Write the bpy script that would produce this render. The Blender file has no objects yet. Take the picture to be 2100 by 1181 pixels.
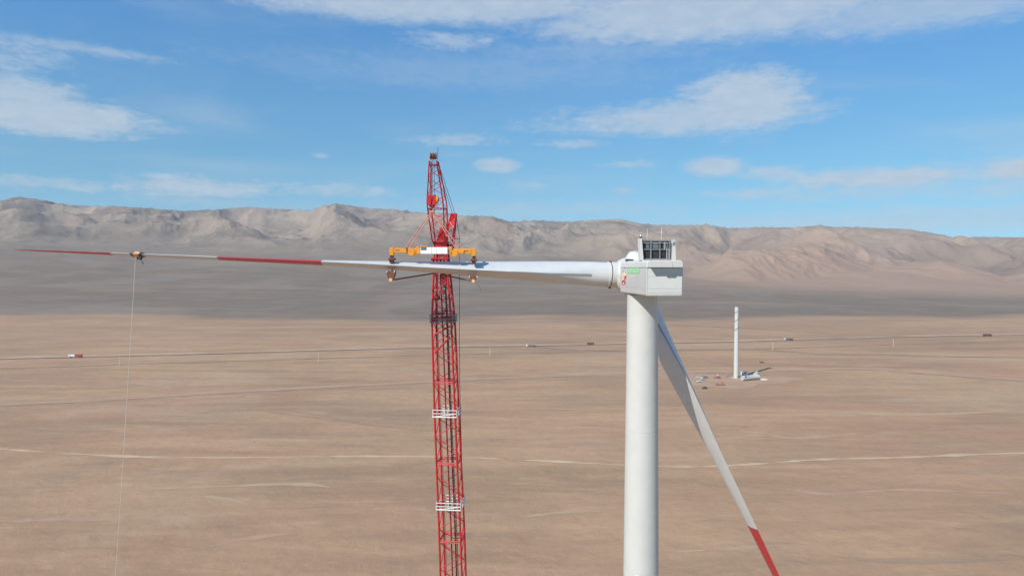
import bpy, math, random
import numpy as np
from mathutils import Vector, Matrix

random.seed(7)
sc = bpy.context.scene
col = sc.collection
R = math.radians

# ------------------------------------------------------------------ camera
CAM_H = 110.0                      # drone height above the plain
FPX, CXP, CYP = 1400.0, 1050.0, 590.5
PITCH = math.atan(40.5 / FPX)
cam_data = bpy.data.cameras.new("camera")
cam_data.sensor_width = 36.0
cam_data.lens = 36.0 * FPX / 2100.0
cam_data.clip_start = 0.5
cam_data.clip_end = 80000.0
cam = bpy.data.objects.new("camera", cam_data)
col.objects.link(cam)
cam.location = (0, 0, CAM_H)
cam.rotation_euler = (R(90) - PITCH, 0, 0)
sc.camera = cam

# ------------------------------------------------------------------ sun and sky
SUN_EL = 38.0
SUN_H = Vector((-0.656, -0.755, 0)).normalized()      # horizontal direction towards the sun
SUN_DIR = Vector((SUN_H.x * math.cos(R(SUN_EL)), SUN_H.y * math.cos(R(SUN_EL)), math.sin(R(SUN_EL))))
sun_data = bpy.data.lights.new("sun", 'SUN')
sun_data.energy = 5.0
sun_data.angle = R(0.53)
sun_data.color = (1.0, 0.94, 0.84)
sun = bpy.data.objects.new("sun", sun_data)
col.objects.link(sun)
sun.location = (0, 0, 400)
sun.rotation_euler = SUN_DIR.to_track_quat('Z', 'Y').to_euler()

world = bpy.data.worlds.new("World")
sc.world = world
world.use_nodes = True
sc.view_settings.view_transform = 'Standard'
sc.view_settings.look = 'None'
sc.view_settings.exposure = 0.0
sc.view_settings.gamma = 1.0
sc.view_settings.use_curve_mapping = False
sc.cycles.use_denoising = True
sc.cycles.max_bounces = 6
sc.cycles.volume_bounces = 0
sc.cycles.transparent_max_bounces = 8

SKY_STRENGTH = 0.10


class NT:
    """tiny helper to write node graphs"""
    def __init__(self, tree):
        self.t = tree
        self.n = tree.nodes
        self.l = tree.links

    def new(self, typ, **kw):
        nd = self.n.new(typ)
        for k, v in kw.items():
            setattr(nd, k, v)
        return nd

    def put(self, sock, v):
        if isinstance(v, bpy.types.NodeSocket):
            self.l.new(v, sock)
        else:
            sock.default_value = v

    def math(self, op, a, b=0.0, c=None, clamp=False):
        nd = self.new('ShaderNodeMath', operation=op, use_clamp=clamp)
        self.put(nd.inputs[0], a)
        self.put(nd.inputs[1], b)
        if c is not None:
            self.put(nd.inputs[2], c)
        return nd.outputs[0]

    def vmath(self, op, a, b=(0, 0, 0)):
        nd = self.new('ShaderNodeVectorMath', operation=op)
        self.put(nd.inputs[0], a)
        self.put(nd.inputs[1], b)
        return nd.outputs['Value'] if op in ('LENGTH', 'DOT_PRODUCT') else nd.outputs['Vector']

    def noise(self, vec, scale, detail=6.0, rough=0.55, dist=0.0, lac=2.0):
        nd = self.new('ShaderNodeTexNoise')
        nd.noise_dimensions = '3D'
        if vec is not None:
            self.l.new(vec, nd.inputs['Vector'])
        nd.inputs['Scale'].default_value = scale
        nd.inputs['Detail'].default_value = detail
        nd.inputs['Roughness'].default_value = rough
        nd.inputs['Lacunarity'].default_value = lac
        nd.inputs['Distortion'].default_value = dist
        return nd.outputs['Fac']

    def smooth(self, v, lo, hi, a=0.0, b=1.0):
        nd = self.new('ShaderNodeMapRange', interpolation_type='SMOOTHSTEP')
        self.put(nd.inputs['Value'], v)
        self.put(nd.inputs['From Min'], lo)
        self.put(nd.inputs['From Max'], hi)
        self.put(nd.inputs['To Min'], a)
        self.put(nd.inputs['To Max'], b)
        return nd.outputs['Result']

    def mix(self, fac, a, b, blend='MIX'):
        nd = self.new('ShaderNodeMix', data_type='RGBA', blend_type=blend)
        self.put(nd.inputs[0], fac)
        self.put(nd.inputs[6], a if isinstance(a, bpy.types.NodeSocket) else (*a, 1.0)[:4])
        self.put(nd.inputs[7], b if isinstance(b, bpy.types.NodeSocket) else (*b, 1.0)[:4])
        return nd.outputs[2]


def build_world():
    g = NT(world.node_tree)
    g.n.clear()
    out = g.new('ShaderNodeOutputWorld')
    bg = g.new('ShaderNodeBackground')
    bg.inputs['Strength'].default_value = SKY_STRENGTH
    sky = g.new('ShaderNodeTexSky', sky_type='NISHITA')
    sky.sun_disc = False
    sky.sun_elevation = R(SUN_EL)
    sky.sun_rotation = math.atan2(SUN_H.x, SUN_H.y)
    sky.altitude = 1500.0
    sky.air_density = 1.0
    sky.dust_density = 0.1
    sky.ozone_density = 2.2
    tc = g.new('ShaderNodeTexCoord')
    d = g.vmath('NORMALIZE', tc.outputs['Generated'])
    g.l.new(g.vmath('NORMALIZE', g.vmath('ADD', d, (0, 0, 0.19))), sky.inputs['Vector'])
    hs = g.new('ShaderNodeHueSaturation')
    hs.inputs['Saturation'].default_value = 1.10
    hs.inputs['Value'].default_value = 1.0
    g.l.new(sky.outputs[0], hs.inputs['Color'])
    skyc = g.mix(1.0, hs.outputs[0], (1.27, 1.95, 1.86), 'MULTIPLY')
    sep = g.new('ShaderNodeSeparateXYZ')
    g.l.new(d, sep.inputs[0])
    az = g.math('MULTIPLY', g.math('ARCTAN2', sep.outputs['X'], sep.outputs['Y']), 180 / math.pi)
    el = g.math('MULTIPLY', g.math('ARCSINE', sep.outputs['Z']), 180 / math.pi)
    # thicker air towards the horizon: paler, less blue
    tint = g.mix(g.smooth(el, 2.0, 22.0), (1.30, 1.13, 0.90), (0.97, 1.08, 1.20))
    skyc = g.mix(1.0, skyc, tint, 'MULTIPLY')
    comb = g.new('ShaderNodeCombineXYZ')
    g.l.new(az, comb.inputs[0])
    g.l.new(el, comb.inputs[1])
    ae = comb.outputs[0]
    # streaky cirrus noise: wide in azimuth, thin in elevation
    n1 = g.noise(g.vmath('MULTIPLY', ae, (0.16, 0.62, 1.0)), 1.0, 9.0, 0.62, 0.5)
    n2 = g.noise(g.vmath('MULTIPLY', ae, (0.55, 1.5, 1.0)), 1.0, 8.0, 0.66, 0.3)
    n = g.math('ADD', g.math('MULTIPLY', n1, 0.55), g.math('MULTIPLY', n2, 0.45))
    nc = g.math('SUBTRACT', n, 0.5)
    n3 = g.noise(g.vmath('MULTIPLY', ae, (1.1, 2.6, 1.0)), 1.0, 8.0, 0.7, 0.6)
    nf = g.math('MULTIPLY_ADD', g.math('SUBTRACT', n3, 0.5), 0.45, nc)
    # (azimuth, elevation, half width, half height, opacity, raggedness)
    def deg(px, py):
        u = (px - CXP) / FPX
        v = (550.0 - py) / FPX
        return math.degrees(math.atan(u)), math.degrees(math.atan(v / math.sqrt(1 + u * u)))
    def size(px, py, rx, ry):
        a0, e0 = deg(px - rx, py)
        a1, e1 = deg(px + rx, py)
        _, b0 = deg(px, py - ry)
        _, b1 = deg(px, py + ry)
        return abs(a1 - a0) / 2, abs(b1 - b0) / 2
    clouds = [
        (1330, -170, 1750, 255, 0.9, 1.1, 2.4), (1480, 20, 560, 90, 0.8, 1.3, 1.8), (1950, 0, 560, 80, 0.6, 1.6, 1.5), (850, 5, 700, 62, 0.8, 1.2, 1.8), (1250, 110, 420, 40, 0.3, 1.8),
        (1525, 208, 165, 84, 0.85, 1.9, 1.7), (1400, 244, 330, 46, 0.75, 1.9, 1.6), (1230, 260, 230, 20, 0.5, 2.4),
        (90, 238, 310, 56, 0.85, 1.9, 1.7), (40, 195, 200, 56, 0.75, 1.9, 1.5), (270, 262, 170, 14, 0.5, 2.4), (20, 120, 190, 48, 0.55, 2.6),
        (200, 108, 240, 17, 0.5, 2.2), (1022, 340, 58, 22, 0.7, 1.6, 1.7), (1466, 343, 78, 25, 0.8, 1.6, 1.7),
        (1580, 355, 90, 18, 0.65, 2.4), (1820, 364, 300, 30, 0.9, 2.2, 1.3), (2070, 352, 130, 36, 0.95, 1.8, 1.4),
        (1540, 398, 230, 16, 0.65, 2.6), (1850, 452, 700, 40, 0.6, 1.2), (1100, 430, 500, 26, 0.35, 2.2), (1750, 395, 420, 26, 0.5, 2.6), (2050, 385, 240, 40, 0.5, 1.8), (90, 378, 230, 18, 0.65, 2.8),
        (420, 384, 240, 28, 0.8, 2.6, 1.2), (330, 364, 60, 13, 0.7, 2.2), (680, 390, 170, 20, 0.6, 2.8),
        (920, 288, 130, 16, 0.55, 2.6), (930, 88, 120, 28, 0.6, 2.2), (1180, 297, 90, 12, 0.6, 2.4),
        (1290, 338, 70, 12, 0.5, 2.2), (1090, 383, 90, 16, 0.45, 2.6), (1000, 150, 800, 60, 0.22, 1.8),
        (430, 415, 160, 16, 0.4, 2.4), (1275, 393, 40, 11, 0.45, 2.0), (660, 321, 22, 8, 0.5, 1.8),
    ]
    dens = None
    for px, py, rx, ry, op, rag, *gn in clouds:
        a0, e0 = deg(px, py)
        ra, re = size(px, py, rx, ry)
        q = g.vmath('MULTIPLY', g.vmath('SUBTRACT', ae, (a0, e0, 0)), (1 / ra, 1 / re, 0))
        m = g.math('MULTIPLY', g.math('SUBTRACT', 1.0, g.vmath('LENGTH', q)), gn[0] if gn else 1.0)
        v = g.math('MULTIPLY_ADD', nf, rag * 1.25, m)
        s = g.smooth(v, -0.12, 1.05, 0.0, op)
        dens = s if dens is None else g.math('MAXIMUM', dens, s)
    # thin cirrus all round the sky, laid out on a high plane
    zz = g.math('ADD', g.math('MAXIMUM', sep.outputs['Z'], 0.0), 0.12)
    dv = g.new('ShaderNodeVectorMath', operation='DIVIDE')
    g.l.new(d, dv.inputs[0])
    c3 = g.new('ShaderNodeCombineXYZ')
    for i in range(3):
        g.l.new(zz, c3.inputs[i])
    g.l.new(c3.outputs[0], dv.inputs[1])
    pn = g.noise(g.vmath('MULTIPLY', dv.outputs[0], (0.55, 1.1, 0.0)), 1.0, 9.0, 0.6, 0.8)
    thin = g.smooth(pn, 0.46, 0.80, 0.0, 0.34)
    dens = g.math('MAXIMUM', dens, thin)
    up = g.smooth(el, -1.0, 0.5)
    dens = g.math('MULTIPLY', dens, up, clamp=True)
    shade = g.smooth(n2, 0.3, 0.7, 0.0, 1.0)
    cc = g.mix(shade, (4.7, 5.8, 6.95), (5.5, 6.4, 7.35))
    g.l.new(g.mix(dens, skyc, cc), bg.inputs['Color'])
    g.l.new(bg.outputs[0], out.inputs['Surface'])


build_world()

# ------------------------------------------------------------------ projection helpers (pixel of the 2100-wide photo -> place)
def at(px, py, Y):
    """the world point at forward distance Y seen in the photograph's direction (px, py)"""
    u, v = (px - CXP) / FPX, (CYP - py) / FPX
    d = Vector((u, math.cos(PITCH) + v * math.sin(PITCH), -math.sin(PITCH) + v * math.cos(PITCH)))
    k = Y / d.y
    return Vector((d.x * k, Y, CAM_H + d.z * k))


def on_ground(px, py, z=0.0):
    u, v = (px - CXP) / FPX, (CYP - py) / FPX
    d = Vector((u, math.cos(PITCH) + v * math.sin(PITCH), -math.sin(PITCH) + v * math.cos(PITCH)))
    k = (z - CAM_H) / d.z
    return Vector((d.x * k, d.y * k, z))


# ------------------------------------------------------------------ materials
MATS = {}


def mat(name, base, rough=0.5, metal=0.0, var=0.12, vscale=1.5, dirt=None, dirt_amt=0.0, coat=0.0, streak=False, spec=0.5):
    m = bpy.data.materials.new(name)
    m.use_nodes = True
    g = NT(m.node_tree)
    b = g.n['Principled BSDF']
    tc = g.new('ShaderNodeNewGeometry')
    pos = tc.outputs['Position']
    n = g.noise(pos, vscale, 6, 0.6)
    hi = tuple(min(1, c * (1 + var)) for c in base)
    lo = tuple(c * (1 - var) for c in base)
    c = g.mix(g.smooth(n, 0.3, 0.7), lo, hi)
    if dirt:
        vec = g.vmath('MULTIPLY', pos, (2.2, 2.2, 0.12)) if streak else pos
        dn = g.noise(vec, vscale * 1.3, 8, 0.65)
        c = g.mix(g.smooth(dn, 0.52, 0.78, 0.0, dirt_amt), c, dirt)
    g.l.new(c, b.inputs['Base Color'])
    rn = g.noise(pos, vscale * 3, 4, 0.6)
    g.l.new(g.smooth(rn, 0.25, 0.75, max(0.05, rough - 0.08), min(1, rough + 0.1)), b.inputs['Roughness'])
    b.inputs['Metallic'].default_value = metal
    b.inputs['Specular IOR Level'].default_value = spec
    b.inputs['Coat Weight'].default_value = coat
    MATS[name] = m
    return m


mat('white_paint', (0.552, 0.560, 0.519), 0.38, var=0.03, vscale=0.5, dirt=(0.50, 0.47, 0.42), dirt_amt=0.16, streak=True)
mat('white_gelcoat', (0.585, 0.60, 0.585), 0.42, var=0.03, vscale=0.7, dirt=(0.52, 0.50, 0.46), dirt_amt=0.14)
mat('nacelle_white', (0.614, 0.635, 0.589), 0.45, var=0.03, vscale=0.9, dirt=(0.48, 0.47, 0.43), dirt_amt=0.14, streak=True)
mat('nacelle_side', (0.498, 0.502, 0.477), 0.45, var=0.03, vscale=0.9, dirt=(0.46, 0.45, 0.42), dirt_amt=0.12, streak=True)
mat('box_white', (0.84, 0.84, 0.81), 0.4, var=0.02)
mat('roof_white', (0.598, 0.593, 0.556), 0.4, var=0.03)
mat('red_band', (0.50, 0.035, 0.045), 0.4, var=0.08, vscale=0.9, dirt=(0.40, 0.10, 0.09), dirt_amt=0.3)
mat('crane_red', (0.50, 0.018, 0.022), 0.38, var=0.12, vscale=0.8, dirt=(0.22, 0.03, 0.03), dirt_amt=0.5)
mat('crane_dark_red', (0.23, 0.018, 0.025), 0.5, var=0.2)
mat('yoke_orange', (0.72, 0.29, 0.018), 0.4, var=0.08, vscale=2.0, dirt=(0.45, 0.16, 0.03), dirt_amt=0.4)
mat('rust_brown', (0.16, 0.060, 0.030), 0.7, var=0.25, vscale=4.0)
mat('copper_cap', (0.75, 0.42, 0.24), 0.45, var=0.1)
mat('sling', (0.55, 0.22, 0.16), 0.8, var=0.15, vscale=5.0)
mat('rope', (0.50, 0.43, 0.35), 0.85, var=0.1)
mat('steel_rope', (0.10, 0.085, 0.085), 0.5, metal=0.3, var=0.1)
mat('dark_steel', (0.045, 0.047, 0.05), 0.5, metal=0.2, var=0.2)
mat('grey_steel', (0.30, 0.31, 0.31), 0.5, metal=0.1, var=0.1)
mat('galvanised', (0.58, 0.60, 0.60), 0.45, metal=0.2, var=0.1)
mat('platform_grey', (0.17, 0.20, 0.20), 0.6, var=0.1)
mat('cooler_frame', (0.24, 0.25, 0.245), 0.5, metal=0.1, var=0.1)
mat('radiator', (0.028, 0.029, 0.028), 0.7, var=0.3, vscale=3.0)
mat('recess_grey', (0.13, 0.155, 0.165), 0.6, var=0.1)
mat('flange_grey', (0.40, 0.41, 0.39), 0.6, var=0.05)
mat('seam', (0.22, 0.23, 0.22), 0.7, var=0.05)
mat('black_rubber', (0.02, 0.02, 0.02), 0.7, var=0.2)
mat('logo_green', (0.26, 0.56, 0.25), 0.5, var=0.04)
mat('logo_pale_green', (0.46, 0.68, 0.45), 0.5, var=0.04)
mat('logo_red', (0.52, 0.05, 0.09), 0.5, var=0.1)
mat('logo_yellow', (0.80, 0.60, 0.16), 0.5, var=0.05)
mat('logo_cream', (0.82, 0.66, 0.50), 0.5, var=0.05)
mat('logo_blue', (0.32, 0.38, 0.47), 0.5, var=0.05)
mat('logo_faint', (0.66, 0.60, 0.57), 0.5, var=0.05)
mat('glass_dark', (0.03, 0.04, 0.05), 0.12, var=0.1)
mat('vehicle_white', (0.74, 0.75, 0.76), 0.35, var=0.03)
mat('vehicle_red', (0.42, 0.04, 0.04), 0.4, var=0.06)
mat('vehicle_grey', (0.14, 0.14, 0.15), 0.4, var=0.06)
mat('vehicle_brown', (0.10, 0.075, 0.06), 0.5, var=0.1)
mat('vehicle_orange', (0.40, 0.13, 0.06), 0.5, var=0.1)
mat('concrete', (0.46, 0.42, 0.37), 0.85, var=0.1)
mat('pale_sand', (0.62, 0.53, 0.42), 0.95, var=0.12, vscale=0.8)
mat('wood', (0.30, 0.24, 0.18), 0.85, var=0.2)


# ------------------------------------------------------------------ mesh helpers
ROOT = {}


class MB:
    def __init__(self):
        self.v, self.f = [], []

    def add(self, verts, faces):
        k = len(self.v)
        self.v += [Vector(p) for p in verts]
        self.f += [tuple(i + k for i in f) for f in faces]
        return self

    def box(self, c, s, rot=None):
        x, y, z = s[0] / 2, s[1] / 2, s[2] / 2
        vs = [Vector((i * x, j * y, k * z)) for k in (-1, 1) for j in (-1, 1) for i in (-1, 1)]
        if rot is not None:
            vs = [rot @ p for p in vs]
        c = Vector(c)
        return self.add([c + p for p in vs], [(0, 2, 3, 1), (4, 5, 7, 6), (0, 1, 5, 4), (2, 6, 7, 3), (0, 4, 6, 2), (1, 3, 7, 5)])

    def fbox(self, o, ax, ay, az):
        """box from a corner o and three edge vectors"""
        o, ax, ay, az = Vector(o), Vector(ax), Vector(ay), Vector(az)
        vs = [o + ax * i + ay * j + az * k for k in (0, 1) for j in (0, 1) for i in (0, 1)]
        fl = [(0, 2, 3, 1), (4, 5, 7, 6), (0, 1, 5, 4), (2, 6, 7, 3), (0, 4, 6, 2), (1, 3, 7, 5)]
        if ax.cross(ay).dot(az) < 0:
            fl = [tuple(reversed(f)) for f in fl]
        return self.add(vs, fl)

    def bar(self, a, b, r, n=8, r2=None, cap=True):
        a, b = Vector(a), Vector(b)
        r2 = r if r2 is None else r2
        d = (b - a).normalized()
        h = Vector((0, 0, 1)) if abs(d.z) < 0.9 else Vector((1, 0, 0))
        p = d.cross(h).normalized()
        q = d.cross(p).normalized()
        vs = []
        for c, rr in ((a, r), (b, r2)):
            for i in range(n):
                t = 2 * math.pi * i / n
                vs.append(c + p * (rr * math.cos(t)) + q * (rr * math.sin(t)))
        fs = [(i, i + n, (i + 1) % n + n, (i + 1) % n) for i in range(n)]
        if cap:
            fs += [tuple(range(n)), tuple(range(2 * n - 1, n - 1, -1))]
        return self.add(vs, fs)

    def loft(self, rings, cap=True):
        n = len(rings[0])
        vs = [p for r in rings for p in r]
        fs = []
        for k in range(len(rings) - 1):
            for i in range(n):
                j = (i + 1) % n
                fs.append((k * n + i, k * n + j, (k + 1) * n + j, (k + 1) * n + i))
        if cap:
            fs += [tuple(range(n - 1, -1, -1)), tuple(range((len(rings) - 1) * n, len(rings) * n))]
        return self.add(vs, fs)

    def prism(self, poly, ext):
        ext = Vector(ext)
        a = [Vector(p) for p in poly]
        return self.loft([a, [p + ext for p in a]])

    def tube(self, pts, r, n=6):
        for i in range(len(pts) - 1):
            self.bar(pts[i], pts[i + 1], r, n)
        return self

    def build(self, name, material, parent=None, smooth=None, bevel=0.0):
        base = ROOT.get(parent.name, Vector((0, 0, 0))) if parent else Vector((0, 0, 0))
        me = bpy.data.meshes.new(name)
        me.from_pydata([tuple(p - base) for p in self.v], [], self.f)
        me.materials.append(MATS[material])
        import bmesh
        bm = bmesh.new()
        bm.from_mesh(me)
        bmesh.ops.recalc_face_normals(bm, faces=bm.faces)
        if bevel > 0:
            bmesh.ops.bevel(bm, geom=[e for e in bm.edges if e.calc_face_angle(0) > 0.6], offset=bevel, segments=2, profile=0.5, affect='EDGES')
        bm.to_mesh(me)
        bm.free()
        o = bpy.data.objects.new(name, me)
        col.objects.link(o)
        if smooth:
            me.shade_smooth()
            me.set_sharp_from_angle(angle=R(smooth))
        if parent:
            o.parent = parent
            ROOT[o.name] = base
        return o


def tag(o, label=None, cat=None, group=None, kind=None):
    if label: o['label'] = label
    if cat: o['category'] = cat
    if group: o['group'] = group
    if kind: o['kind'] = kind
    return o


def thing(name, label, cat, loc, group=None):
    o = bpy.data.objects.new(name, None)
    o.empty_display_size = 0.5
    col.objects.link(o)
    o.location = loc
    ROOT[o.name] = Vector(loc)
    return tag(o, label, cat, group)


# ------------------------------------------------------------------ noise for the terrain
_rng = np.random.default_rng(11)
_perm = np.tile(_rng.permutation(512), 2)
_ang = _rng.uniform(0, 2 * np.pi, 512)
_gx, _gy = np.cos(_ang), np.sin(_ang)


def perlin(x, y):
    xi, yi = np.floor(x).astype(int), np.floor(y).astype(int)
    xf, yf = x - xi, y - yi
    u, v = xf * xf * xf * (xf * (xf * 6 - 15) + 10), yf * yf * yf * (yf * (yf * 6 - 15) + 10)
    def gr(ix, iy, dx, dy):
        h = _perm[(_perm[ix & 511] + iy) & 511] & 511
        return _gx[h] * dx + _gy[h] * dy
    a = gr(xi, yi, xf, yf); b = gr(xi + 1, yi, xf - 1, yf)
    c = gr(xi, yi + 1, xf, yf - 1); d = gr(xi + 1, yi + 1, xf - 1, yf - 1)
    return (a + u * (b - a) + v * ((c + u * (d - c)) - (a + u * (b - a)))) * 1.5


def fbm(x, y, octv=5, gain=0.5):
    s, a = 0, 1.0
    for i in range(octv):
        s = s + a * perlin(x + 17.3 * i, y - 9.1 * i)
        x, y, a = x * 2.03, y * 2.03, a * gain
    return s


def ridged(x, y, octv=6, gain=0.55):
    s, a, w = 0, 1.0, 1.0
    for i in range(octv):
        n = 1 - np.abs(perlin(x + 31.7 * i, y + 13.9 * i))
        n = n * n * w
        s = s + a * n
        w = np.clip(n * 1.6, 0, 1)
        x, y, a = x * 2.07, y * 2.07, a * gain
    return s


def near_height(x, y):
    """gentle relief of the plain, shared by the ground sheet and by everything laid on it"""
    x, y = np.asarray(x, float), np.asarray(y, float)
    return 0.9 * fbm(x / 420.0, y / 420.0, 2, 0.35)


def gz(x, y):
    return float(near_height(np.array([x]), np.array([y]))[0])


SKYLINE = [(0, 413), (40, 404), (80, 409), (140, 420), (190, 423), (240, 423), (300, 427), (340, 430), (380, 433), (420, 431), (450, 430),
           (510, 425), (560, 428), (600, 430), (640, 432), (660, 423), (690, 418), (720, 422), (760, 428), (810, 430), (870, 437), (900, 437),
           (940, 442), (1010, 444), (1045, 455), (1100, 452), (1160, 455), (1210, 452), (1270, 449), (1310, 458), (1340, 461), (1400, 462),
           (1450, 461), (1495, 468), (1560, 466), (1620, 467), (1680, 462), (1710, 466), (1760, 466), (1800, 468), (1860, 470), (1910, 478),
           (1950, 485), (2010, 486), (2100, 487)]
BASE = [(0, 520), (300, 524), (600, 530), (800, 542), (1000, 556), (1200, 568), (1450, 580), (1700, 592), (2100, 604)]
FOOT = [(1250, 575), (1380, 560), (1450, 540), (1500, 520), (1560, 508), (1620, 504), (1690, 507), (1740, 525), (1790, 540), (1840, 534), (1880, 529), (1930, 534),
        (2000, 553), (2060, 568), (2100, 560), (2200, 545)]


def build_terrain():
    fine = np.radians(np.linspace(-41, 41, 1150))
    coarse = np.radians(np.linspace(41, 319, 150)[1:-1])
    az = np.concatenate([fine, coarse])
    wrap = np.where(az > np.pi, az - 2 * np.pi, az)
    pxc = CXP + FPX * np.tan(np.clip(wrap, -R(44), R(44)))
    back = np.clip((np.abs(wrap) - R(44)) / R(50), 0, 1)         # how far round behind the camera
    caz = np.cos(np.clip(wrap, -R(60), R(60)))
    def curve(pts):
        p = np.array(pts, float)
        return np.interp(pxc, p[:, 0], p[:, 1])
    sky_t = (550 - curve(SKYLINE)) / FPX * caz                      # tan(elevation) of the skyline
    k = np.ones(5) / 5
    base_t = (550 - curve(BASE)) / FPX * caz
    foot_t = (550 - curve(FOOT)) / FPX * caz
    sky_t = sky_t * (1 - 0.35 * back) + 0.008 * fbm(np.cos(az) * 6, np.sin(az) * 6, 4) * np.clip(back * 6, 0, 1)
    r1 = np.concatenate([[0, 30, 80, 140, 190, 225], np.geomspace(245, 2600, 170)])
    r2 = np.geomspace(2600, 13000, 330)
    r = np.concatenate([r1, r2[1:]])
    A, Rr = np.meshgrid(az, r)
    X, Y = Rr * np.sin(A), Rr * np.cos(A)
    leftness = np.clip((1500 - pxc) / 1100, 0, 1)                  # 1 on the left of the view
    rb = 3000 + 900 * leftness                                     # where the slope breaks
    rr = 8800 - 900 * (1 - leftness)                                # main ridge
    zb = CAM_H + base_t * rb
    zr = CAM_H + sky_t * rr
    wob = fbm(X / 2600, Y / 2600, 3)
    Rw = Rr + 260 * wob
    t0 = np.clip((Rr - 1500) / (rb - 1500), 0, 1)
    fan = zb * t0 ** 1.25
    t1 = np.clip((Rw - rb) / (rr - rb), 0, 1.0)
    rise = (0.75 * t1 + 0.25 * t1 * t1 * (3 - 2 * t1)) * (zr - zb)
    over = np.clip((Rr - rr - 150) / 3000, 0, 1)
    m = np.clip((Rw - rb + 300) / 3200, 0, 1)
    m = m * m * (3 - 2 * m)
    wx, wy = X + 160 * fbm(X / 1100 + 5, Y / 1100, 2), Y + 160 * fbm(X / 1100, Y / 1100 + 8, 2)
    rn = ridged(wx / 1150, wy / 1800, 6, 0.45) - 1.0
    fine_n = ridged(wx / 330 + 3, wy / 520, 4, 0.48) - 0.9
    amp = 40 + 105 * np.sin(np.clip(t1, 0, 1) * np.pi * 0.9)
    mount = fan + rise + m * (amp * rn + 33 * fine_n * np.clip(1.2 - t1, 0.35, 1))
    # foothills on the right, in front of the main range
    rf = 4300 + 300 * np.sin(pxc / 130.0)
    hf = np.clip(CAM_H + foot_t * rf, 0, None)
    fmask = np.clip((pxc - 1200) / 250, 0, 1)
    lobes = (Rw - rf) / np.where(Rw < rf, 1100, 800)
    bump = np.exp(-(lobes ** 2) * 2.2)
    foot = (hf - 20) * fmask * bump * (1 + 0.30 * rn + 0.16 * fine_n)
    mount = np.maximum(mount * (1 - 0.55 * fmask * bump), foot + 10 * bump * fmask)
    mount = mount - over * over * 500
    # let the crest line follow the range's own height, smoothly
    ker = np.exp(-np.linspace(-2.2, 2.2, 31) ** 2)
    ker /= ker.sum()
    nF = len(fine)
    prof = np.clip((Rr - 4600) / (rr - 4600), 0, 1)
    prof = prof * prof * (3 - 2 * prof)
    for _ in range(3):
        tanv = np.where(Rr > 5600, (mount - CAM_H) / np.maximum(Rr, 1), -9)
        need = (sky_t - tanv.max(axis=0)) * rr
        need[:nF] = np.convolve(np.pad(need[:nF], 15, mode='edge'), ker, mode='valid')
        mount = mount + need * prof
    z = np.where(Rr < 1500, 0, mount)
    flat = np.clip((Rr - 1400) / 700, 0, 1)
    z = z * flat + near_height(X, Y) * (1 - flat * 0.6) + flat * 1.2 * fbm(X / 160, Y / 160, 3)
    # colours of the ground itself, as attributes
    edge = 1450 + 110 * fbm(X / 600, Y / 250, 4) + 0.03 * X
    gravel = np.clip((Y / np.maximum(np.cos(np.clip(np.where(A > np.pi, A - 2 * np.pi, A), -1.2, 1.2)), .3) * 0 + Rr * caz - edge) / 110, 0, 1)
    farpink = np.clip((Rr * caz - 900) / 500, 0, 1) * np.clip(0.75 + 0.9 * fbm(X / 420, Y / 160, 3), 0, 1)
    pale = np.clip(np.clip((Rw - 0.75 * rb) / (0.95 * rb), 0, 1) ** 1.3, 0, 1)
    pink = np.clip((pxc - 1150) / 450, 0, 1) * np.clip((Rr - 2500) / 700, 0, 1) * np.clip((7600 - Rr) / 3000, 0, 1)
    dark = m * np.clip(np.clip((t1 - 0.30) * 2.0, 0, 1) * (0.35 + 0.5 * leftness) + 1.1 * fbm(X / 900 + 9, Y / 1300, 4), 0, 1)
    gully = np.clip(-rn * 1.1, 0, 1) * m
    nA = len(az)

    def sheet(name, i0, i1, material):
        rows = np.arange(i0, i1)
        V = np.stack([X[rows], Y[rows], z[rows]], -1).reshape(-1, 3)
        n = len(rows)
        ii, jj = np.meshgrid(np.arange(n - 1), np.arange(nA), indexing='ij')
        j2 = (jj + 1) % nA
        F = np.stack([ii * nA + jj, ii * nA + j2, (ii + 1) * nA + j2, (ii + 1) * nA + jj], -1).reshape(-1, 4)
        F = F[:, ::-1]
        me = bpy.data.meshes.new(name)
        me.vertices.add(len(V))
        me.vertices.foreach_set('co', V.astype(np.float32).ravel())
        me.loops.add(F.size)
        me.loops.foreach_set('vertex_index', F.astype(np.int32).ravel())
        me.polygons.add(len(F))
        me.polygons.foreach_set('loop_start', np.arange(0, F.size, 4, dtype=np.int32))
        me.update(calc_edges=True)
        me.validate()
        for an, arr in (('gravel', gravel), ('farpink', farpink), ('pale', pale), ('pink', pink), ('dark', dark), ('gully', gully)):
            at_ = me.attributes.new(an, 'FLOAT', 'POINT')
            at_.data.foreach_set('value', arr[rows].astype(np.float32).ravel())
        me.shade_smooth()
        me.materials.append(material)
        o = bpy.data.objects.new(name, me)
        col.objects.link(o)
        tag(o, kind='structure')
        return o
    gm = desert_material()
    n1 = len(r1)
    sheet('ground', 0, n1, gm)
    sheet('mountains', n1 - 1, len(r), gm)


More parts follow.
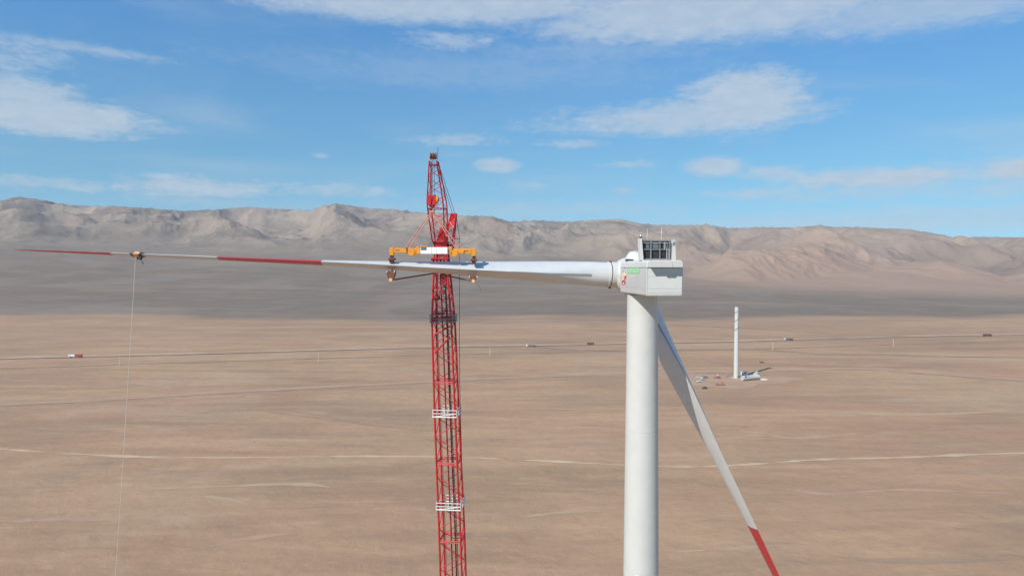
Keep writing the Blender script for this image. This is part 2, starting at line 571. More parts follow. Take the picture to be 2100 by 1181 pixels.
def desert_material():
    m = bpy.data.materials.new('desert')
    m.use_nodes = True
    g = NT(m.node_tree)
    b = g.n['Principled BSDF']
    pos = g.new('ShaderNodeNewGeometry').outputs['Position']
    def attr(n):
        a = g.new('ShaderNodeAttribute')
        a.attribute_name = n
        return a.outputs['Fac']
    p_flat = g.vmath('MULTIPLY', pos, (1, 1, 0.4))
    big = g.noise(p_flat, 0.0035, 5, 0.6, 0.6)
    mid = g.noise(g.vmath('MULTIPLY', p_flat, (0.7, 1.6, 1)), 0.012, 7, 0.62, 0.8)
    small = g.noise(p_flat, 0.09, 7, 0.65, 0.3)
    grit = g.noise(p_flat, 0.9, 4, 0.7)
    c = g.mix(g.smooth(big, 0.40, 0.60), (0.392, 0.241, 0.145), (0.462, 0.294, 0.174))
    hue = g.noise(p_flat, 0.0061, 4, 0.6, 0.4)
    c = g.mix(g.smooth(hue, 0.48, 0.62, 0.0, 0.6), c, (0.462, 0.259, 0.162))
    c = g.mix(g.smooth(mid, 0.50, 0.74, 0.0, 0.55), c, (0.525, 0.345, 0.204))
    c = g.mix(g.smooth(mid, 0.28, 0.47, 0.42, 0.0), c, (0.310, 0.203, 0.129))
    pat = g.noise(g.vmath('MULTIPLY', p_flat, (0.5, 1.0, 1)), 0.0058, 7, 0.62, 1.2)
    c = g.mix(g.smooth(pat, 0.52, 0.62, 0.0, 0.38), c, (0.503, 0.354, 0.235))
    c = g.mix(g.smooth(pat, 0.38, 0.47, 0.40, 0.0), c, (0.305, 0.217, 0.155))
    # long faint bands of wind-sorted sand
    w = g.noise(g.vmath('MULTIPLY', p_flat, (0.16, 1.0, 1)), 0.016, 7, 0.65, 0.6)
    c = g.mix(g.smooth(w, 0.52, 0.66, 0.0, 0.5), c, (0.550, 0.361, 0.213))
    c = g.mix(g.smooth(w, 0.34, 0.48, 0.6, 0.0), c, (0.292, 0.188, 0.118))
    c = g.mix(g.smooth(small, 0.3, 0.72, 0.0, 0.30), c, (0.328, 0.213, 0.132))
    c = g.mix(g.smooth(grit, 0.45, 0.75, 0.0, 0.16), c, (0.197, 0.146, 0.105))
    w2 = g.noise(g.vmath('MULTIPLY', p_flat, (0.22, 1.0, 1)), 0.07, 6, 0.65, 0.5)
    c = g.mix(g.smooth(w2, 0.52, 0.68, 0.0, 0.32), c, (0.542, 0.359, 0.215))
    c = g.mix(g.smooth(w2, 0.34, 0.48, 0.34, 0.0), c, (0.277, 0.184, 0.121))
    c = g.mix(g.math('MULTIPLY', attr('farpink'), 0.45), c, (0.351, 0.230, 0.157))
    s3 = g.noise(g.vmath('MULTIPLY', p_flat, (0.6, 1.0, 1)), 0.30, 6, 0.75, 0.4)
    c = g.mix(g.smooth(s3, 0.54, 0.68, 0.0, 0.30), c, (0.239, 0.160, 0.108))
    c = g.mix(g.smooth(s3, 0.34, 0.46, 0.26, 0.0), c, (0.528, 0.360, 0.220))
    # gravel fan beyond the plain
    gv = g.mix(g.smooth(mid, 0.35, 0.65), (0.192, 0.147, 0.110), (0.231, 0.177, 0.130))
    fanb = g.noise(g.vmath('MULTIPLY', p_flat, (0.25, 1.0, 1)), 0.006, 6, 0.6, 0.8)
    gv = g.mix(g.smooth(fanb, 0.5, 0.66, 0.0, 0.75), gv, (0.272, 0.208, 0.150))
    lobe = g.noise(g.vmath('MULTIPLY', p_flat, (1.0, 0.55, 1)), 0.0016, 6, 0.6, 1.4)
    gv = g.mix(g.smooth(lobe, 0.50, 0.60, 0.0, 0.55), gv, (0.262, 0.212, 0.172))
    gv = g.mix(g.smooth(lobe, 0.40, 0.48, 0.35, 0.0), gv, (0.165, 0.140, 0.120))
    c = g.mix(attr('gravel'), c, gv)
    # mountain slopes
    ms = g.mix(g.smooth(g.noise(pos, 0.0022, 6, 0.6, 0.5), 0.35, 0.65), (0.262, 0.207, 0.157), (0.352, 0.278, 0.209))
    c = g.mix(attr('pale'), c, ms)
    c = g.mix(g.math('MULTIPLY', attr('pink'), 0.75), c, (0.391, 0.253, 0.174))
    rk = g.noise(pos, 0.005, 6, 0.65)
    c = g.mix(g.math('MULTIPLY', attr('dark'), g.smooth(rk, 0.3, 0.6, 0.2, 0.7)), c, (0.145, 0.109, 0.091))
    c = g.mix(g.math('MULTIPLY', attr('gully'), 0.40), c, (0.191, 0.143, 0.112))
    g.l.new(c, b.inputs['Base Color'])
    b.inputs['Roughness'].default_value = 0.95
    b.inputs['Specular IOR Level'].default_value = 0.15
    bump = g.new('ShaderNodeBump')
    bump.inputs['Strength'].default_value = 0.5
    bump.inputs['Distance'].default_value = 1.0
    hgt = g.math('ADD', g.math('MULTIPLY', small, 1.6), g.math('MULTIPLY', grit, 0.12))
    hm = g.math('MULTIPLY', g.noise(pos, 0.012, 7, 0.6), g.math('MULTIPLY', attr('pale'), 32.0))
    g.l.new(g.math('ADD', hgt, hm), bump.inputs['Height'])
    g.l.new(bump.outputs[0], b.inputs['Normal'])
    return m


build_terrain()


# ------------------------------------------------------------------ roads and tracks across the plain
def surface_mat(name, c1, c2, scale):
    m = bpy.data.materials.new(name)
    m.use_nodes = True
    g = NT(m.node_tree)
    b = g.n['Principled BSDF']
    pos = g.new('ShaderNodeNewGeometry').outputs['Position']
    n = g.noise(pos, scale, 6, 0.65)
    g.l.new(g.mix(g.smooth(n, 0.3, 0.7), c1, c2), b.inputs['Base Color'])
    b.inputs['Roughness'].default_value = 0.95
    b.inputs['Specular IOR Level'].default_value = 0.15
    MATS[name] = m


surface_mat('asphalt', (0.125, 0.098, 0.080), (0.20, 0.158, 0.125), 0.012)
surface_mat('pale_track', (0.471, 0.326, 0.213), (0.613, 0.439, 0.291), 0.02)
surface_mat('red_track', (0.27, 0.175, 0.118), (0.35, 0.235, 0.162), 0.03)
surface_mat('brown_track', (0.22, 0.160, 0.118), (0.31, 0.228, 0.165), 0.02)
surface_mat('berm_sand', (0.553, 0.386, 0.252), (0.448, 0.309, 0.206), 0.05)

surface_mat('streak_sand', (0.418, 0.287, 0.186), (0.475, 0.334, 0.216), 0.05)
surface_mat('streak_pink', (0.408, 0.263, 0.177), (0.465, 0.305, 0.205), 0.05)
surface_mat('streak_dark', (0.304, 0.209, 0.144), (0.361, 0.249, 0.167), 0.05)


def catmull(pts, n=14):
    P = [Vector(p) for p in pts]
    P = [P[0] * 2 - P[1]] + P + [P[-1] * 2 - P[-2]]
    out = []
    for i in range(1, len(P) - 2):
        for k in range(n):
            t = k / n
            a, b, c, d = P[i - 1:i + 3]
            out.append(0.5 * ((2 * b) + (c - a) * t + (2 * a - 5 * b + 4 * c - d) * t * t + (3 * b - a - 3 * c + d) * t ** 3))
    out.append(P[-2])
    return out


def track(name, pix, width, material, lift=0.25, wob=0.25, offset=0.0, taper=False):
    pts = catmull([on_ground(px, py) for px, py in pix])
    rows = []
    vary = fbm(np.arange(len(pts)) / 7.0 + len(pix), np.full(len(pts), 3.3 + width), 3)
    for i, p in enumerate(pts):
        d = (pts[min(i + 1, len(pts) - 1)] - pts[max(i - 1, 0)]).normalized()
        s = Vector((-d.y, d.x, 0))
        w = width * max(0.12, 1 + wob * 0.9 * float(vary[i]) + 0.15 * wob * (random.random() - 0.5))
        if taper:
            w *= min(1.0, 4.0 * i / len(pts), 4.0 * (len(pts) - 1 - i) / len(pts)) + 0.02
        c = p + s * offset
        rows.append([c + s * (w / 2 * k) for k in (-1, -0.5, 0, 0.5, 1)])
    vs, fs = [], []
    for r_ in rows:
        for q in r_:
            vs.append((q.x, q.y, gz(q.x, q.y) + lift))
    for i in range(len(rows) - 1):
        for j in range(4):
            a = i * 5 + j
            fs.append((a, a + 1, a + 6, a + 5))
    m = MB()
    m.add(vs, fs)
    o = m.build(name, material, smooth=60)
    return tag(o, kind='structure')


hw = [(-160, 742), (0, 736.5), (150, 733), (400, 727), (700, 718.5), (920, 713), (1080, 710.5), (1290, 706), (1500, 701.5), (1640, 697.5), (1800, 693), (1950, 689.5), (2100, 687), (2300, 684)]
track('berm', hw, 15, 'berm_sand', lift=0.05, offset=8, wob=1.2)
track('road', hw, 9, 'asphalt', lift=0.10, wob=0.05)
r2p = [(-160, 761), (0, 755), (120, 752), (300, 746), (600, 737), (950, 727), (1120, 723.5), (1240, 720.5), (1450, 717), (1600, 714.5), (1800, 708), (2000, 702), (2300, 697)]
track('road', r2p, 6.5, 'brown_track', lift=0.09)
track('track', [(1098, 712), (1140, 715.5), (1200, 718.5), (1330, 720), (1510, 718), (1600, 720), (1680, 726), (1800, 727), (1950, 731), (2120, 733)], 6, 'brown_track', lift=0.13)
redp = [(-160, 845), (0, 833), (180, 824), (430, 808), (700, 794), (940, 782), (1130, 773), (1290, 767), (1450, 764), (1640, 761), (1780, 758), (1920, 768), (2100, 780), (2300, 792)]
track('track', redp, 13, 'streak_pink', lift=0.05, wob=0.9, offset=6)
track('track', redp, 4.5, 'red_track', lift=0.10, wob=0.9)
track('track', [(-160, 905), (0, 919), (130, 928), (300, 936), (500, 938), (700, 936), (900, 937), (1100, 944), (1290, 953), (1430, 956), (1560, 950), (1680, 942), (1850, 938), (2000, 932), (2250, 926)], 2.6, 'pale_track', lift=0.10, wob=1.6)
track('track', [(1440, 738), (1490, 748), (1508, 756), (1500, 766), (1490, 774)], 4, 'streak_dark', lift=0.12)
track('berm', [(700, 668), (900, 664), (1100, 661), (1300, 664), (1500, 672), (1700, 684)], 14, 'red_track', lift=0.05, wob=0.8)

for pix_, w_, m_, wb in (
        ([(255, 1003), (440, 997), (608, 993), (695, 1001)], 2.6, 'streak_sand', 1.6),
        ([(395, 1128), (500, 1105), (625, 1091)], 2.2, 'streak_pink', 1.6),
        ([(-60, 1068), (60, 1066), (150, 1063), (272, 1067)], 2.6, 'streak_pink', 1.5),
        ([(410, 1017), (450, 1021), (512, 1034)], 2.0, 'streak_sand', 1.2),
        ([(505, 838), (600, 851), (720, 866), (880, 884)], 1.6, 'streak_dark', 1.0),
        ([(560, 838), (660, 852), (760, 872), (905, 884)], 1.6, 'streak_dark', 1.0),
        ([(240, 782), (300, 787), (355, 797)], 5.0, 'streak_pink', 1.0),
        ([(1440, 905), (1560, 893), (1640, 898), (1800, 886)], 2.6, 'streak_sand', 1.6),
        ([(1600, 1000), (1700, 1012), (1860, 1004), (2110, 1014)], 2.4, 'streak_pink', 1.8),
        ([(1360, 1132), (1500, 1124), (1620, 1116)], 1.6, 'streak_sand', 1.8),
        ([(1060, 1062), (1150, 1050), (1262, 1046)], 1.8, 'streak_sand', 1.6),
        ([(1700, 1140), (1850, 1150), (2110, 1146)], 1.8, 'streak_dark', 1.6),
        ([(960, 842), (1080, 838), (1270, 842)], 3.0, 'streak_pink', 1.4),
        ([(1640, 840), (1850, 850), (2110, 842)], 3.4, 'streak_sand', 1.6),
        ([(10, 876), (140, 884), (300, 880)], 3.0, 'streak_dark', 1.6),
        ([(1100, 676), (1250, 684), (1400, 690), (1560, 696)], 10.0, 'streak_sand', 1.2),
        ([(330, 668), (520, 672), (690, 668)], 12.0, 'streak_sand', 1.4)):
    track('track', pix_, w_ * 1.5, m_, lift=0.06, wob=wb * 0.6, taper=True)
vs = []
pc = on_ground(1492, 779)
for k in range(40):
    a = 2 * math.pi * k / 40
    q = (1 + 0.22 * math.sin(3 * a + 1) + 0.12 * math.sin(7 * a))
    x, y = pc.x + 62 * q * math.cos(a), pc.y + 40 * q * math.sin(a)
    vs.append((x, y, gz(x, y) + 0.08))
vs.append((pc.x, pc.y, gz(pc.x, pc.y) + 0.08))
tag(MB().add(vs, [(k, (k + 1) % 40, 40) for k in range(40)]).build('work_pad', 'streak_pink'), kind='structure')

# ------------------------------------------------------------------ the turbine: frame of reference
TH, TILT = R(6.0), R(4.0)
FW = Vector((-math.sin(TH), math.cos(TH), 0))           # nacelle axis, from rear to rotor
RT = Vector((math.cos(TH), math.sin(TH), 0))            # to the right seen from behind
UP = Vector((0, 0, 1))
AX = (FW * math.cos(TILT) + UP * math.sin(TILT)).normalized()
UPR = RT.cross(AX).normalized()
if UPR.z < 0: UPR = -UPR
HUB = Vector((14.7, 85.6, 109.1))
TWR = Vector((15.30, 80.0, 0))


def er(phi):
    return RT * math.cos(R(phi)) + UPR * math.sin(R(phi))


def nac(f, r_, z):
    """nacelle coordinates: forward of the tower axis, to the right, world height"""
    return Vector((TWR.x, TWR.y, 0)) + FW * f + RT * r_ + UP * z


turbine = thing('wind_turbine', 'white wind turbine on tubular tower with only one blade hanging down, half built', 'wind turbine', (TWR.x, TWR.y, gz(TWR.x, TWR.y)))


def ring_pts(c, r_, n, z):
    return [Vector((c.x + r_ * math.cos(2 * math.pi * i / n), c.y + r_ * math.sin(2 * math.pi * i / n), z)) for i in range(n)]


def trad(z):
    return 2.62 - (2.62 - 1.77) * min(1, z / 106.9) ** 1.15


cuts = [0.0, 22.0, 48.0, 74.5, 91.0, 106.9]
for i in range(5):
    z0, z1 = cuts[i] + (0.015 if i else 0), cuts[i + 1] - 0.015
    zs = [z0 + (z1 - z0) * k / 6 for k in range(7)]
    rings = [ring_pts(TWR, trad(z) - (0.03 if k in (0, 6) else 0.0), 64, z) for k, z in enumerate(zs)]
    rings = [ring_pts(TWR, trad(z0) - 0.02, 64, z0)] + [ring_pts(TWR, trad(z), 64, z) for z in [z0 + 0.03] + zs[1:-1] + [z1 - 0.03]] + [ring_pts(TWR, trad(z1) - 0.02, 64, z1)]
    MB().loft(rings).build('tower_section', 'white_paint', turbine, smooth=15)
for z in cuts[1:-1]:
    MB().loft([ring_pts(TWR, trad(z) - 0.018, 48, z - 0.02), ring_pts(TWR, trad(z) - 0.018, 48, z + 0.02)]).build('flange', 'flange_grey', turbine, smooth=40)
MB().loft([ring_pts(TWR, 1.62, 48, 106.9), ring_pts(TWR, 1.62, 48, 107.2)]).build('yaw_ring', 'grey_steel', turbine, smooth=40)

# nacelle body
ZB, ZT = 107.05, 110.85
FR, FF, HWD = -7.95, 3.35, 1.95


def nacelle_ring(f, w, zb, zt, ch_b=0.28, ch_t=0.30):
    return [nac(f, -w + ch_b, zb), nac(f, w - ch_b, zb), nac(f, w, zb + ch_b), nac(f, w, zt - ch_t), nac(f, w - ch_t, zt), nac(f, -w + ch_t, zt), nac(f, -w, zt - ch_t), nac(f, -w, zb + ch_b)]


body = MB().loft([nacelle_ring(FR, HWD - 0.05, ZB + 0.05, 109.98, 0.12, 0.02), nacelle_ring(FR + 0.06, HWD, ZB, 110.0, 0.12, 0.02), nacelle_ring(FF - 0.9, HWD, ZB, 110.0, 0.12, 0.02),
                  nacelle_ring(FF - 0.25, HWD - 0.12, ZB + 0.25, 110.0, 0.3, 0.02), nacelle_ring(FF, HWD - 0.4, ZB + 0.6, 110.0, 0.5, 0.02)])
nacelle = body.build('nacelle', 'nacelle_white', turbine)
# roof shell, a little proud of the walls
MB().loft([nacelle_ring(FR - 0.10, HWD + 0.03, 110.03, ZT, 0.02, 0.22), nacelle_ring(FF - 0.9, HWD + 0.03, 110.03, ZT, 0.02, 0.22),
           nacelle_ring(FF + 0.05, HWD - 0.35, 110.03, ZT - 0.25, 0.02, 0.3)]).build('roof_shell', 'roof_white', nacelle, bevel=0.09)
e = 0.012
# side wall panels (left) with open joints
fs_ = [FR + 0.10, -4.4, -0.9, FF - 1.0]
for i in range(3):
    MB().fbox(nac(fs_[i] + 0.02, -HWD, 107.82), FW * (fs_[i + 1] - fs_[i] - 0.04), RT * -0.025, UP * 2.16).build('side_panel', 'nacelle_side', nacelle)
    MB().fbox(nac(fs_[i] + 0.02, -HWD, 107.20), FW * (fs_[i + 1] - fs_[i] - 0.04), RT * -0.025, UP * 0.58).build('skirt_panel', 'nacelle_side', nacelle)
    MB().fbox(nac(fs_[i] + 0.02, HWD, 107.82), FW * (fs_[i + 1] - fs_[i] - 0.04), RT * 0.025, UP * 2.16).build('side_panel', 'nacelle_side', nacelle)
MB().fbox(nac(FR + 0.02, -HWD - 0.03, 107.12), FW * -0.06, RT * 0.10, UP * 2.86).build('corner_trim', 'roof_white', nacelle)
# rear wall: main panel, skirt with ribs, dark vent recess under the roof
MB().fbox(nac(FR, -HWD + 0.12, 107.83), FW * -0.03, RT * (2 * HWD - 0.22), UP * 1.28).build('rear_panel', 'nacelle_white', nacelle)
MB().fbox(nac(FR, -HWD + 0.12, 107.16), FW * -0.03, RT * (2 * HWD - 0.22), UP * 0.64).build('skirt_panel', 'nacelle_white', nacelle)
for z in (107.30, 107.42, 107.55):
    MB().fbox(nac(FR - 0.03, -HWD + 0.16, z), FW * -0.02, RT * (2 * HWD - 0.30), UP * 0.05).build('skirt_rib', 'roof_white', nacelle)
MB().prism([nac(FR - 0.012, -1.52, 109.98), nac(FR - 0.012, 1.98, 109.98), nac(FR - 0.012, 1.98, 109.14), nac(FR - 0.012, -0.95, 109.14)], FW * 0.10).build('vent_recess', 'recess_grey', nacelle)
MB().prism([nac(FR - 0.012, -HWD + 0.12, 109.98), nac(FR - 0.012, -1.55, 109.98), nac(FR - 0.012, -0.98, 109.13), nac(FR - 0.012, -HWD + 0.12, 109.13)], FW * -0.035).build('rear_panel', 'nacelle_white', nacelle)
MB().fbox(nac(FR - 0.02, 0.25, 109.04), FW * -0.09, RT * 0.95, UP * 0.12).build('vent_latch', 'recess_grey', nacelle)
MB().fbox(nac(FR - 0.104, 0.78, 110.05), FW * -0.008, RT * 0.03, UP * 0.62).build('roof_joint', 'seam', nacelle)

# ---- decals on the left side wall
def on_side(px, py):
    """point of the left side wall under the photo's pixel"""
    o = Vector((0, 0, CAM_H))
    d = at(px, py, 100.0) - o
    p0 = nac(0, -HWD - 0.028, 0)
    nrm = RT
    k = (p0 - o).dot(nrm) / d.dot(nrm)
    return o + d * k


def decal(name, pts, material, parent, lift=0.006):
    a = [on_side(px, py) - RT * lift for px, py in pts]
    return MB().prism(a, RT * -0.004).build(name, material, parent)


decal('green_sign', [(1286.5, 549.3), (1311.5, 548.7), (1311.5, 561.2), (1286.5, 561.0)], 'logo_green', nacelle)
for x0, x1, y0, y1 in ((1289, 1291, 551, 559), (1293, 1296.5, 551, 553), (1293, 1294.4, 553, 559), (1298, 1299.6, 551, 559), (1301, 1304.5, 557, 559), (1301, 1302.4, 551, 557), (1306, 1307.4, 551, 559), (1308.8, 1310.2, 551, 559)):
    decal('sign_stroke', [(x0, y0), (x1, y0), (x1, y1), (x0, y1)], 'logo_pale_green', nacelle, 0.014)
decal('emblem', [(1280, 557), (1283, 561), (1285.5, 560), (1283.5, 566), (1281, 568), (1278, 566), (1277.5, 561)], 'logo_cream', nacelle)
decal('emblem', [(1275, 564), (1278.5, 562), (1281, 566.5), (1278, 570), (1275, 568.5)], 'logo_yellow', nacelle, 0.012)
decal('emblem', [(1281, 566), (1284, 565), (1284.5, 570), (1282, 574), (1279, 578), (1276, 577), (1278.5, 572)], 'logo_red', nacelle, 0.014)
decal('emblem', [(1278.5, 570), (1281, 569), (1280.5, 573), (1277.5, 575), (1275.5, 573)], 'logo_cream', nacelle, 0.020)
decal('emblem', [(1274.8, 576), (1279, 577), (1283.4, 577), (1283, 582), (1279, 585), (1275.2, 582)], 'logo_red', nacelle, 0.010)
decal('emblem', [(1277.5, 579.5), (1280.5, 579), (1280, 582.5), (1278, 582.6)], 'logo_cream', nacelle, 0.020)
decal('emblem', [(1276.5, 555), (1278.5, 553), (1279.5, 556.5), (1277, 558)], 'logo_blue', nacelle)
decal('emblem', [(1280.2, 547.6), (1281.8, 547.0), (1281.8, 551.5), (1280.2, 551.6)], 'logo_blue', nacelle)
decal('small_plate', [(1268.2, 562), (1269.4, 562), (1269.4, 570), (1268.2, 570)], 'logo_blue', nacelle)
for y0, y1, x1 in ((565, 567, 1303), (570, 571.5, 1297), (575, 576.5, 1300)):
    decal('lettering_line', [(1287, y0), (x1, y0), (x1, y1), (1287, y1)], 'logo_faint', nacelle)

# ---- cooler on the roof
cooler = MB().fbox(nac(-5.15, -1.62, ZT + 0.16), FW * 0.22, RT * 3.42, UP * 1.98).build('cooler', 'radiator', turbine)
cl, cr, c0, c1 = -1.72, 1.80, ZT + 0.02, 113.10
def cbar(name, f, r0, z0, r1, z1, w, material='cooler_frame', dpt=0.08):
    MB().fbox(nac(f, min(r0, r1) - (w / 2 if r0 == r1 else 0), min(z0, z1) - (w / 2 if z0 == z1 else 0)), FW * -dpt,
              RT * (w if r0 == r1 else abs(r1 - r0)), UP * (w if z0 == z1 else abs(z1 - z0))).build(name, material, cooler)
for zz in (112.05,):
    cbar('frame_bar', -5.22, -1.60, zz, 1.62, zz, 0.11)
cbar('frame_bar', -5.24, -1.62, c1 - 0.06, 1.66, c1 - 0.06, 0.14, 'grey_steel')
cbar('frame_bar', -5.24, -1.62, c0 + 0.12, 1.66, c0 + 0.12, 0.14)
for rr_, w in ((-0.72, 0.12), (0.30, 0.09), (1.42, 0.10)):
    cbar('frame_post', -5.33, rr_, c0 + 0.06, rr_, c1 - 0.12, w)
# upper row screens (grey) over the matrix
for r0, r1 in ((-1.20, -0.84), (-0.58, 0.2), (0.72, 1.32)):
    MB().fbox(nac(-5.17, r0, 112.18), FW * -0.03, RT * (r1 - r0), UP * 0.60).build('screen', 'recess_grey', cooler)
MB().bar(nac(-5.36, -1.62, 112.78), nac(-5.36, 1.45, 112.78), 0.028).build('pipe', 'galvanised', cooler)
MB().bar(nac(-5.40, 0.85, 112.0), nac(-5.40, 0.85, 112.85), 0.03).build('pipe', 'galvanised', cooler)
for k in range(9):
    z = 111.08 + k * 0.125
    MB().bar(nac(-5.42, 1.04, z), nac(-5.42, 1.32, z), 0.016, 6).build('rung', 'galvanised', cooler)
for rr_ in (1.04, 1.32):
    MB().bar(nac(-5.42, rr_, 110.95), nac(-5.42, rr_, 112.2), 0.022, 6).build('ladder_rail', 'galvanised', cooler)
# white cheek plates
MB().prism([nac(-5.75, -1.98, c0), nac(-5.75, -1.64, c0), nac(-5.55, -1.78, c1 + 0.14), nac(-5.55, -2.02, c1 + 0.14)], FW * 0.75).build('cheek', 'roof_white', cooler)
MB().prism([nac(-5.75, 1.62, c0), nac(-5.75, 2.0, c0), nac(-5.55, 1.92, c1), nac(-5.55, 1.70, c1)], FW * 0.75).build('cheek', 'roof_white', cooler)
MB().fbox(nac(-5.72, 1.44, c1 - 0.42), FW * -0.1, RT * 0.24, UP * 0.40).build('bracket', 'galvanised', cooler)
MB().bar(nac(-5.45, -1.88, c1 + 0.14), nac(-5.45, -1.88, c1 + 0.24), 0.10, 12).bar(nac(-5.45, -1.88, c1 + 0.24), nac(-5.45, -1.88, c1 + 0.36), 0.17, 12, 0.14).build('beacon', 'dark_steel', turbine, smooth=40)
MB().bar(nac(-5.45, -1.88, c1 + 0.36), nac(-5.45, -1.88, c1 + 0.52), 0.13, 12, 0.08).build('beacon_lens', 'galvanised', turbine, smooth=40)
for rr_, zt in ((-0.98, 114.35), (0.62, 114.45)):
    MB().bar(nac(-4.9, rr_, 112.9), nac(-4.9, rr_, zt), 0.035, 8, 0.028).build('antenna', 'roof_white', turbine)
MB().box(nac(0.2, -1.55, ZT + 0.10), (0.9, 0.35, 0.22)).build('roof_hatch', 'dark_steel', turbine)
MB().tube([nac(-2.2, -1.72, ZT + 0.08), nac(-0.4, -1.74, ZT + 0.12)], 0.05).build('rail', 'dark_steel', turbine)

# ---- hub with three sockets (the upper right one still open)
def revolve(c, axis, prof, n=40):
    axis = axis.normalized()
    h = Vector((0, 0, 1)) if abs(axis.z) < 0.9 else Vector((1, 0, 0))
    p = axis.cross(h).normalized()
    q = axis.cross(p).normalized()
    rings = []
    for s, r_ in prof:
        rings.append([c + axis * s + p * (r_ * math.cos(2 * math.pi * i / n)) + q * (r_ * math.sin(2 * math.pi * i / n)) for i in range(n)])
    return rings


PH = (177.6, 297.6, 57.6)
hub = MB().loft(revolve(HUB, AX, [(-2.1, 1.45), (-1.9, 1.75), (-1.2, 2.1), (-0.4, 2.25), (0.5, 2.25), (1.3, 2.0), (2.0, 1.45), (2.4, 0.8), (2.5, 0.2)])).build('hub', 'roof_white', turbine, smooth=50)
MB().loft(revolve(HUB, AX, [(-3.4, 1.45), (-2.0, 1.45)])).build('main_bearing', 'roof_white', turbine, smooth=50)
for ph in PH:
    MB().loft(revolve(HUB, er(ph), [(0.3, 1.62), (2.2, 1.60), (2.42, 1.60), (2.45, 1.56), (2.45, 1.30)])).build('blade_socket', 'roof_white', hub, smooth=40)
    MB().loft(revolve(HUB, er(ph), [(2.43, 1.52), (2.60, 1.52)])).build('pitch_bearing', 'dark_steel' if ph != PH[2] else 'roof_white', hub, smooth=40)
MB().loft(revolve(HUB, er(PH[2]), [(2.60, 1.46), (2.95, 1.10)])).build('socket_cover', 'roof_white', hub, smooth=40)
sk = er(PH[0])
side = sk.cross(AX).normalized()
MB().box(HUB + sk * 2.52 + UPR * 1.60 - AX * 0.2, (0.22, 0.3, 0.22)).build('pitch_lug', 'dark_steel', hub)
MB().box(HUB + sk * 2.52 - UPR * 1.58 - AX * 0.2, (0.26, 0.3, 0.3)).build('pitch_lug', 'dark_steel', hub)

# ------------------------------------------------------------------ blades
TH_T = [(2.62, 3.04), (5.0, 3.02), (7.5, 2.90), (10, 2.68), (13, 2.36), (16, 2.08), (20, 1.72), (26, 1.22), (32, 0.88), (37.5, 0.62), (49.4, 0.42), (61, 0.29), (68, 0.17), (71, 0.09), (72, 0.03)]
CH_T = [(2.62, 3.04), (5.0, 3.06), (7.5, 3.35), (10, 3.75), (13, 4.15), (16, 4.25), (20, 4.0), (26, 3.4), (32, 2.9), (37.5, 2.5), (49.4, 1.95), (61, 1.45), (68, 1.1), (71, 0.65), (72, 0.12)]
TWIST = {177.6: [(2.62, 1.5), (10, 1.0), (13, -1.0), (20, -1.5), (26, -3), (32, -6), (40, -8), (50, -9), (72, -10)],
         297.6: [(2.62, 6), (13, 6), (19, 6), (25, 5), (40, 7), (72, 6)]}


def lerp(tab, t):
    a = np.array(tab)
    return float(np.interp(t, a[:, 0], a[:, 1]))


NSEC = 48


def section(t, ph):
    """one cross section of a feathered blade: leading edge towards the wind, trailing edge towards the nacelle"""
    e_r = er(ph)
    nA = er(ph - 90)                                # the face that twists towards the rear
    tw = R(lerp(TWIST[ph], t))
    fwd = (AX * math.cos(tw) + nA * math.sin(tw)).normalized()      # chord direction, towards the leading edge
    nrm = (nA * math.cos(tw) - AX * math.sin(tw)).normalized()
    c, th = lerp(CH_T, t), lerp(TH_T, t)
    blend = min(1, max(0, (t - 4.5) / 9.0))
    blend = blend * blend * (3 - 2 * blend)
    te = 0.30 * max(0, 1 - abs(t - 8) / 9.5)         # blunt trailing edge near the root
    o = HUB + e_r * t
    pts = []
    for i in range(NSEC):
        a = 2 * math.pi * i / NSEC
        xc = 0.5 + 0.5 * math.cos(a)                # 1 at trailing edge .. 0 at leading edge
        sgn = 1 if math.sin(a) >= 0 else -1
        y_c = 0.5 * math.sin(a)
        yt = 5 * (0.2969 * math.sqrt(max(xc, 0)) - 0.126 * xc - 0.3516 * xc ** 2 + 0.2843 * xc ** 3 - 0.1036 * xc ** 4)
        # xc = 0 leading edge, 1 trailing edge
        y_a = sgn * yt + (sgn * te / th * 0.5 * xc ** 3 if th > 0 else 0)
        if abs(math.sin(a)) < 1e-6:
            y_a = 0
        camber = 0.0
        x = (0.5 - xc) * c + blend * (c * 0.20 - 0.0)
        x0 = -0.5 * math.cos(a) * c
        xx = x0 * (1 - blend) + (0.36 - xc) * c * blend
        yy = (y_c * (1 - blend) + (y_a + camber * 0.6) * blend) * th
        pts.append(o + fwd * xx + nrm * yy)
    return pts


def blade_piece(t0, t1, ph, name, material, parent, n):
    ts = [t0 + (t1 - t0) * k / n for k in range(n + 1)]
    return MB().loft([section(t, ph) for t in ts]).build(name, material, parent, smooth=38)


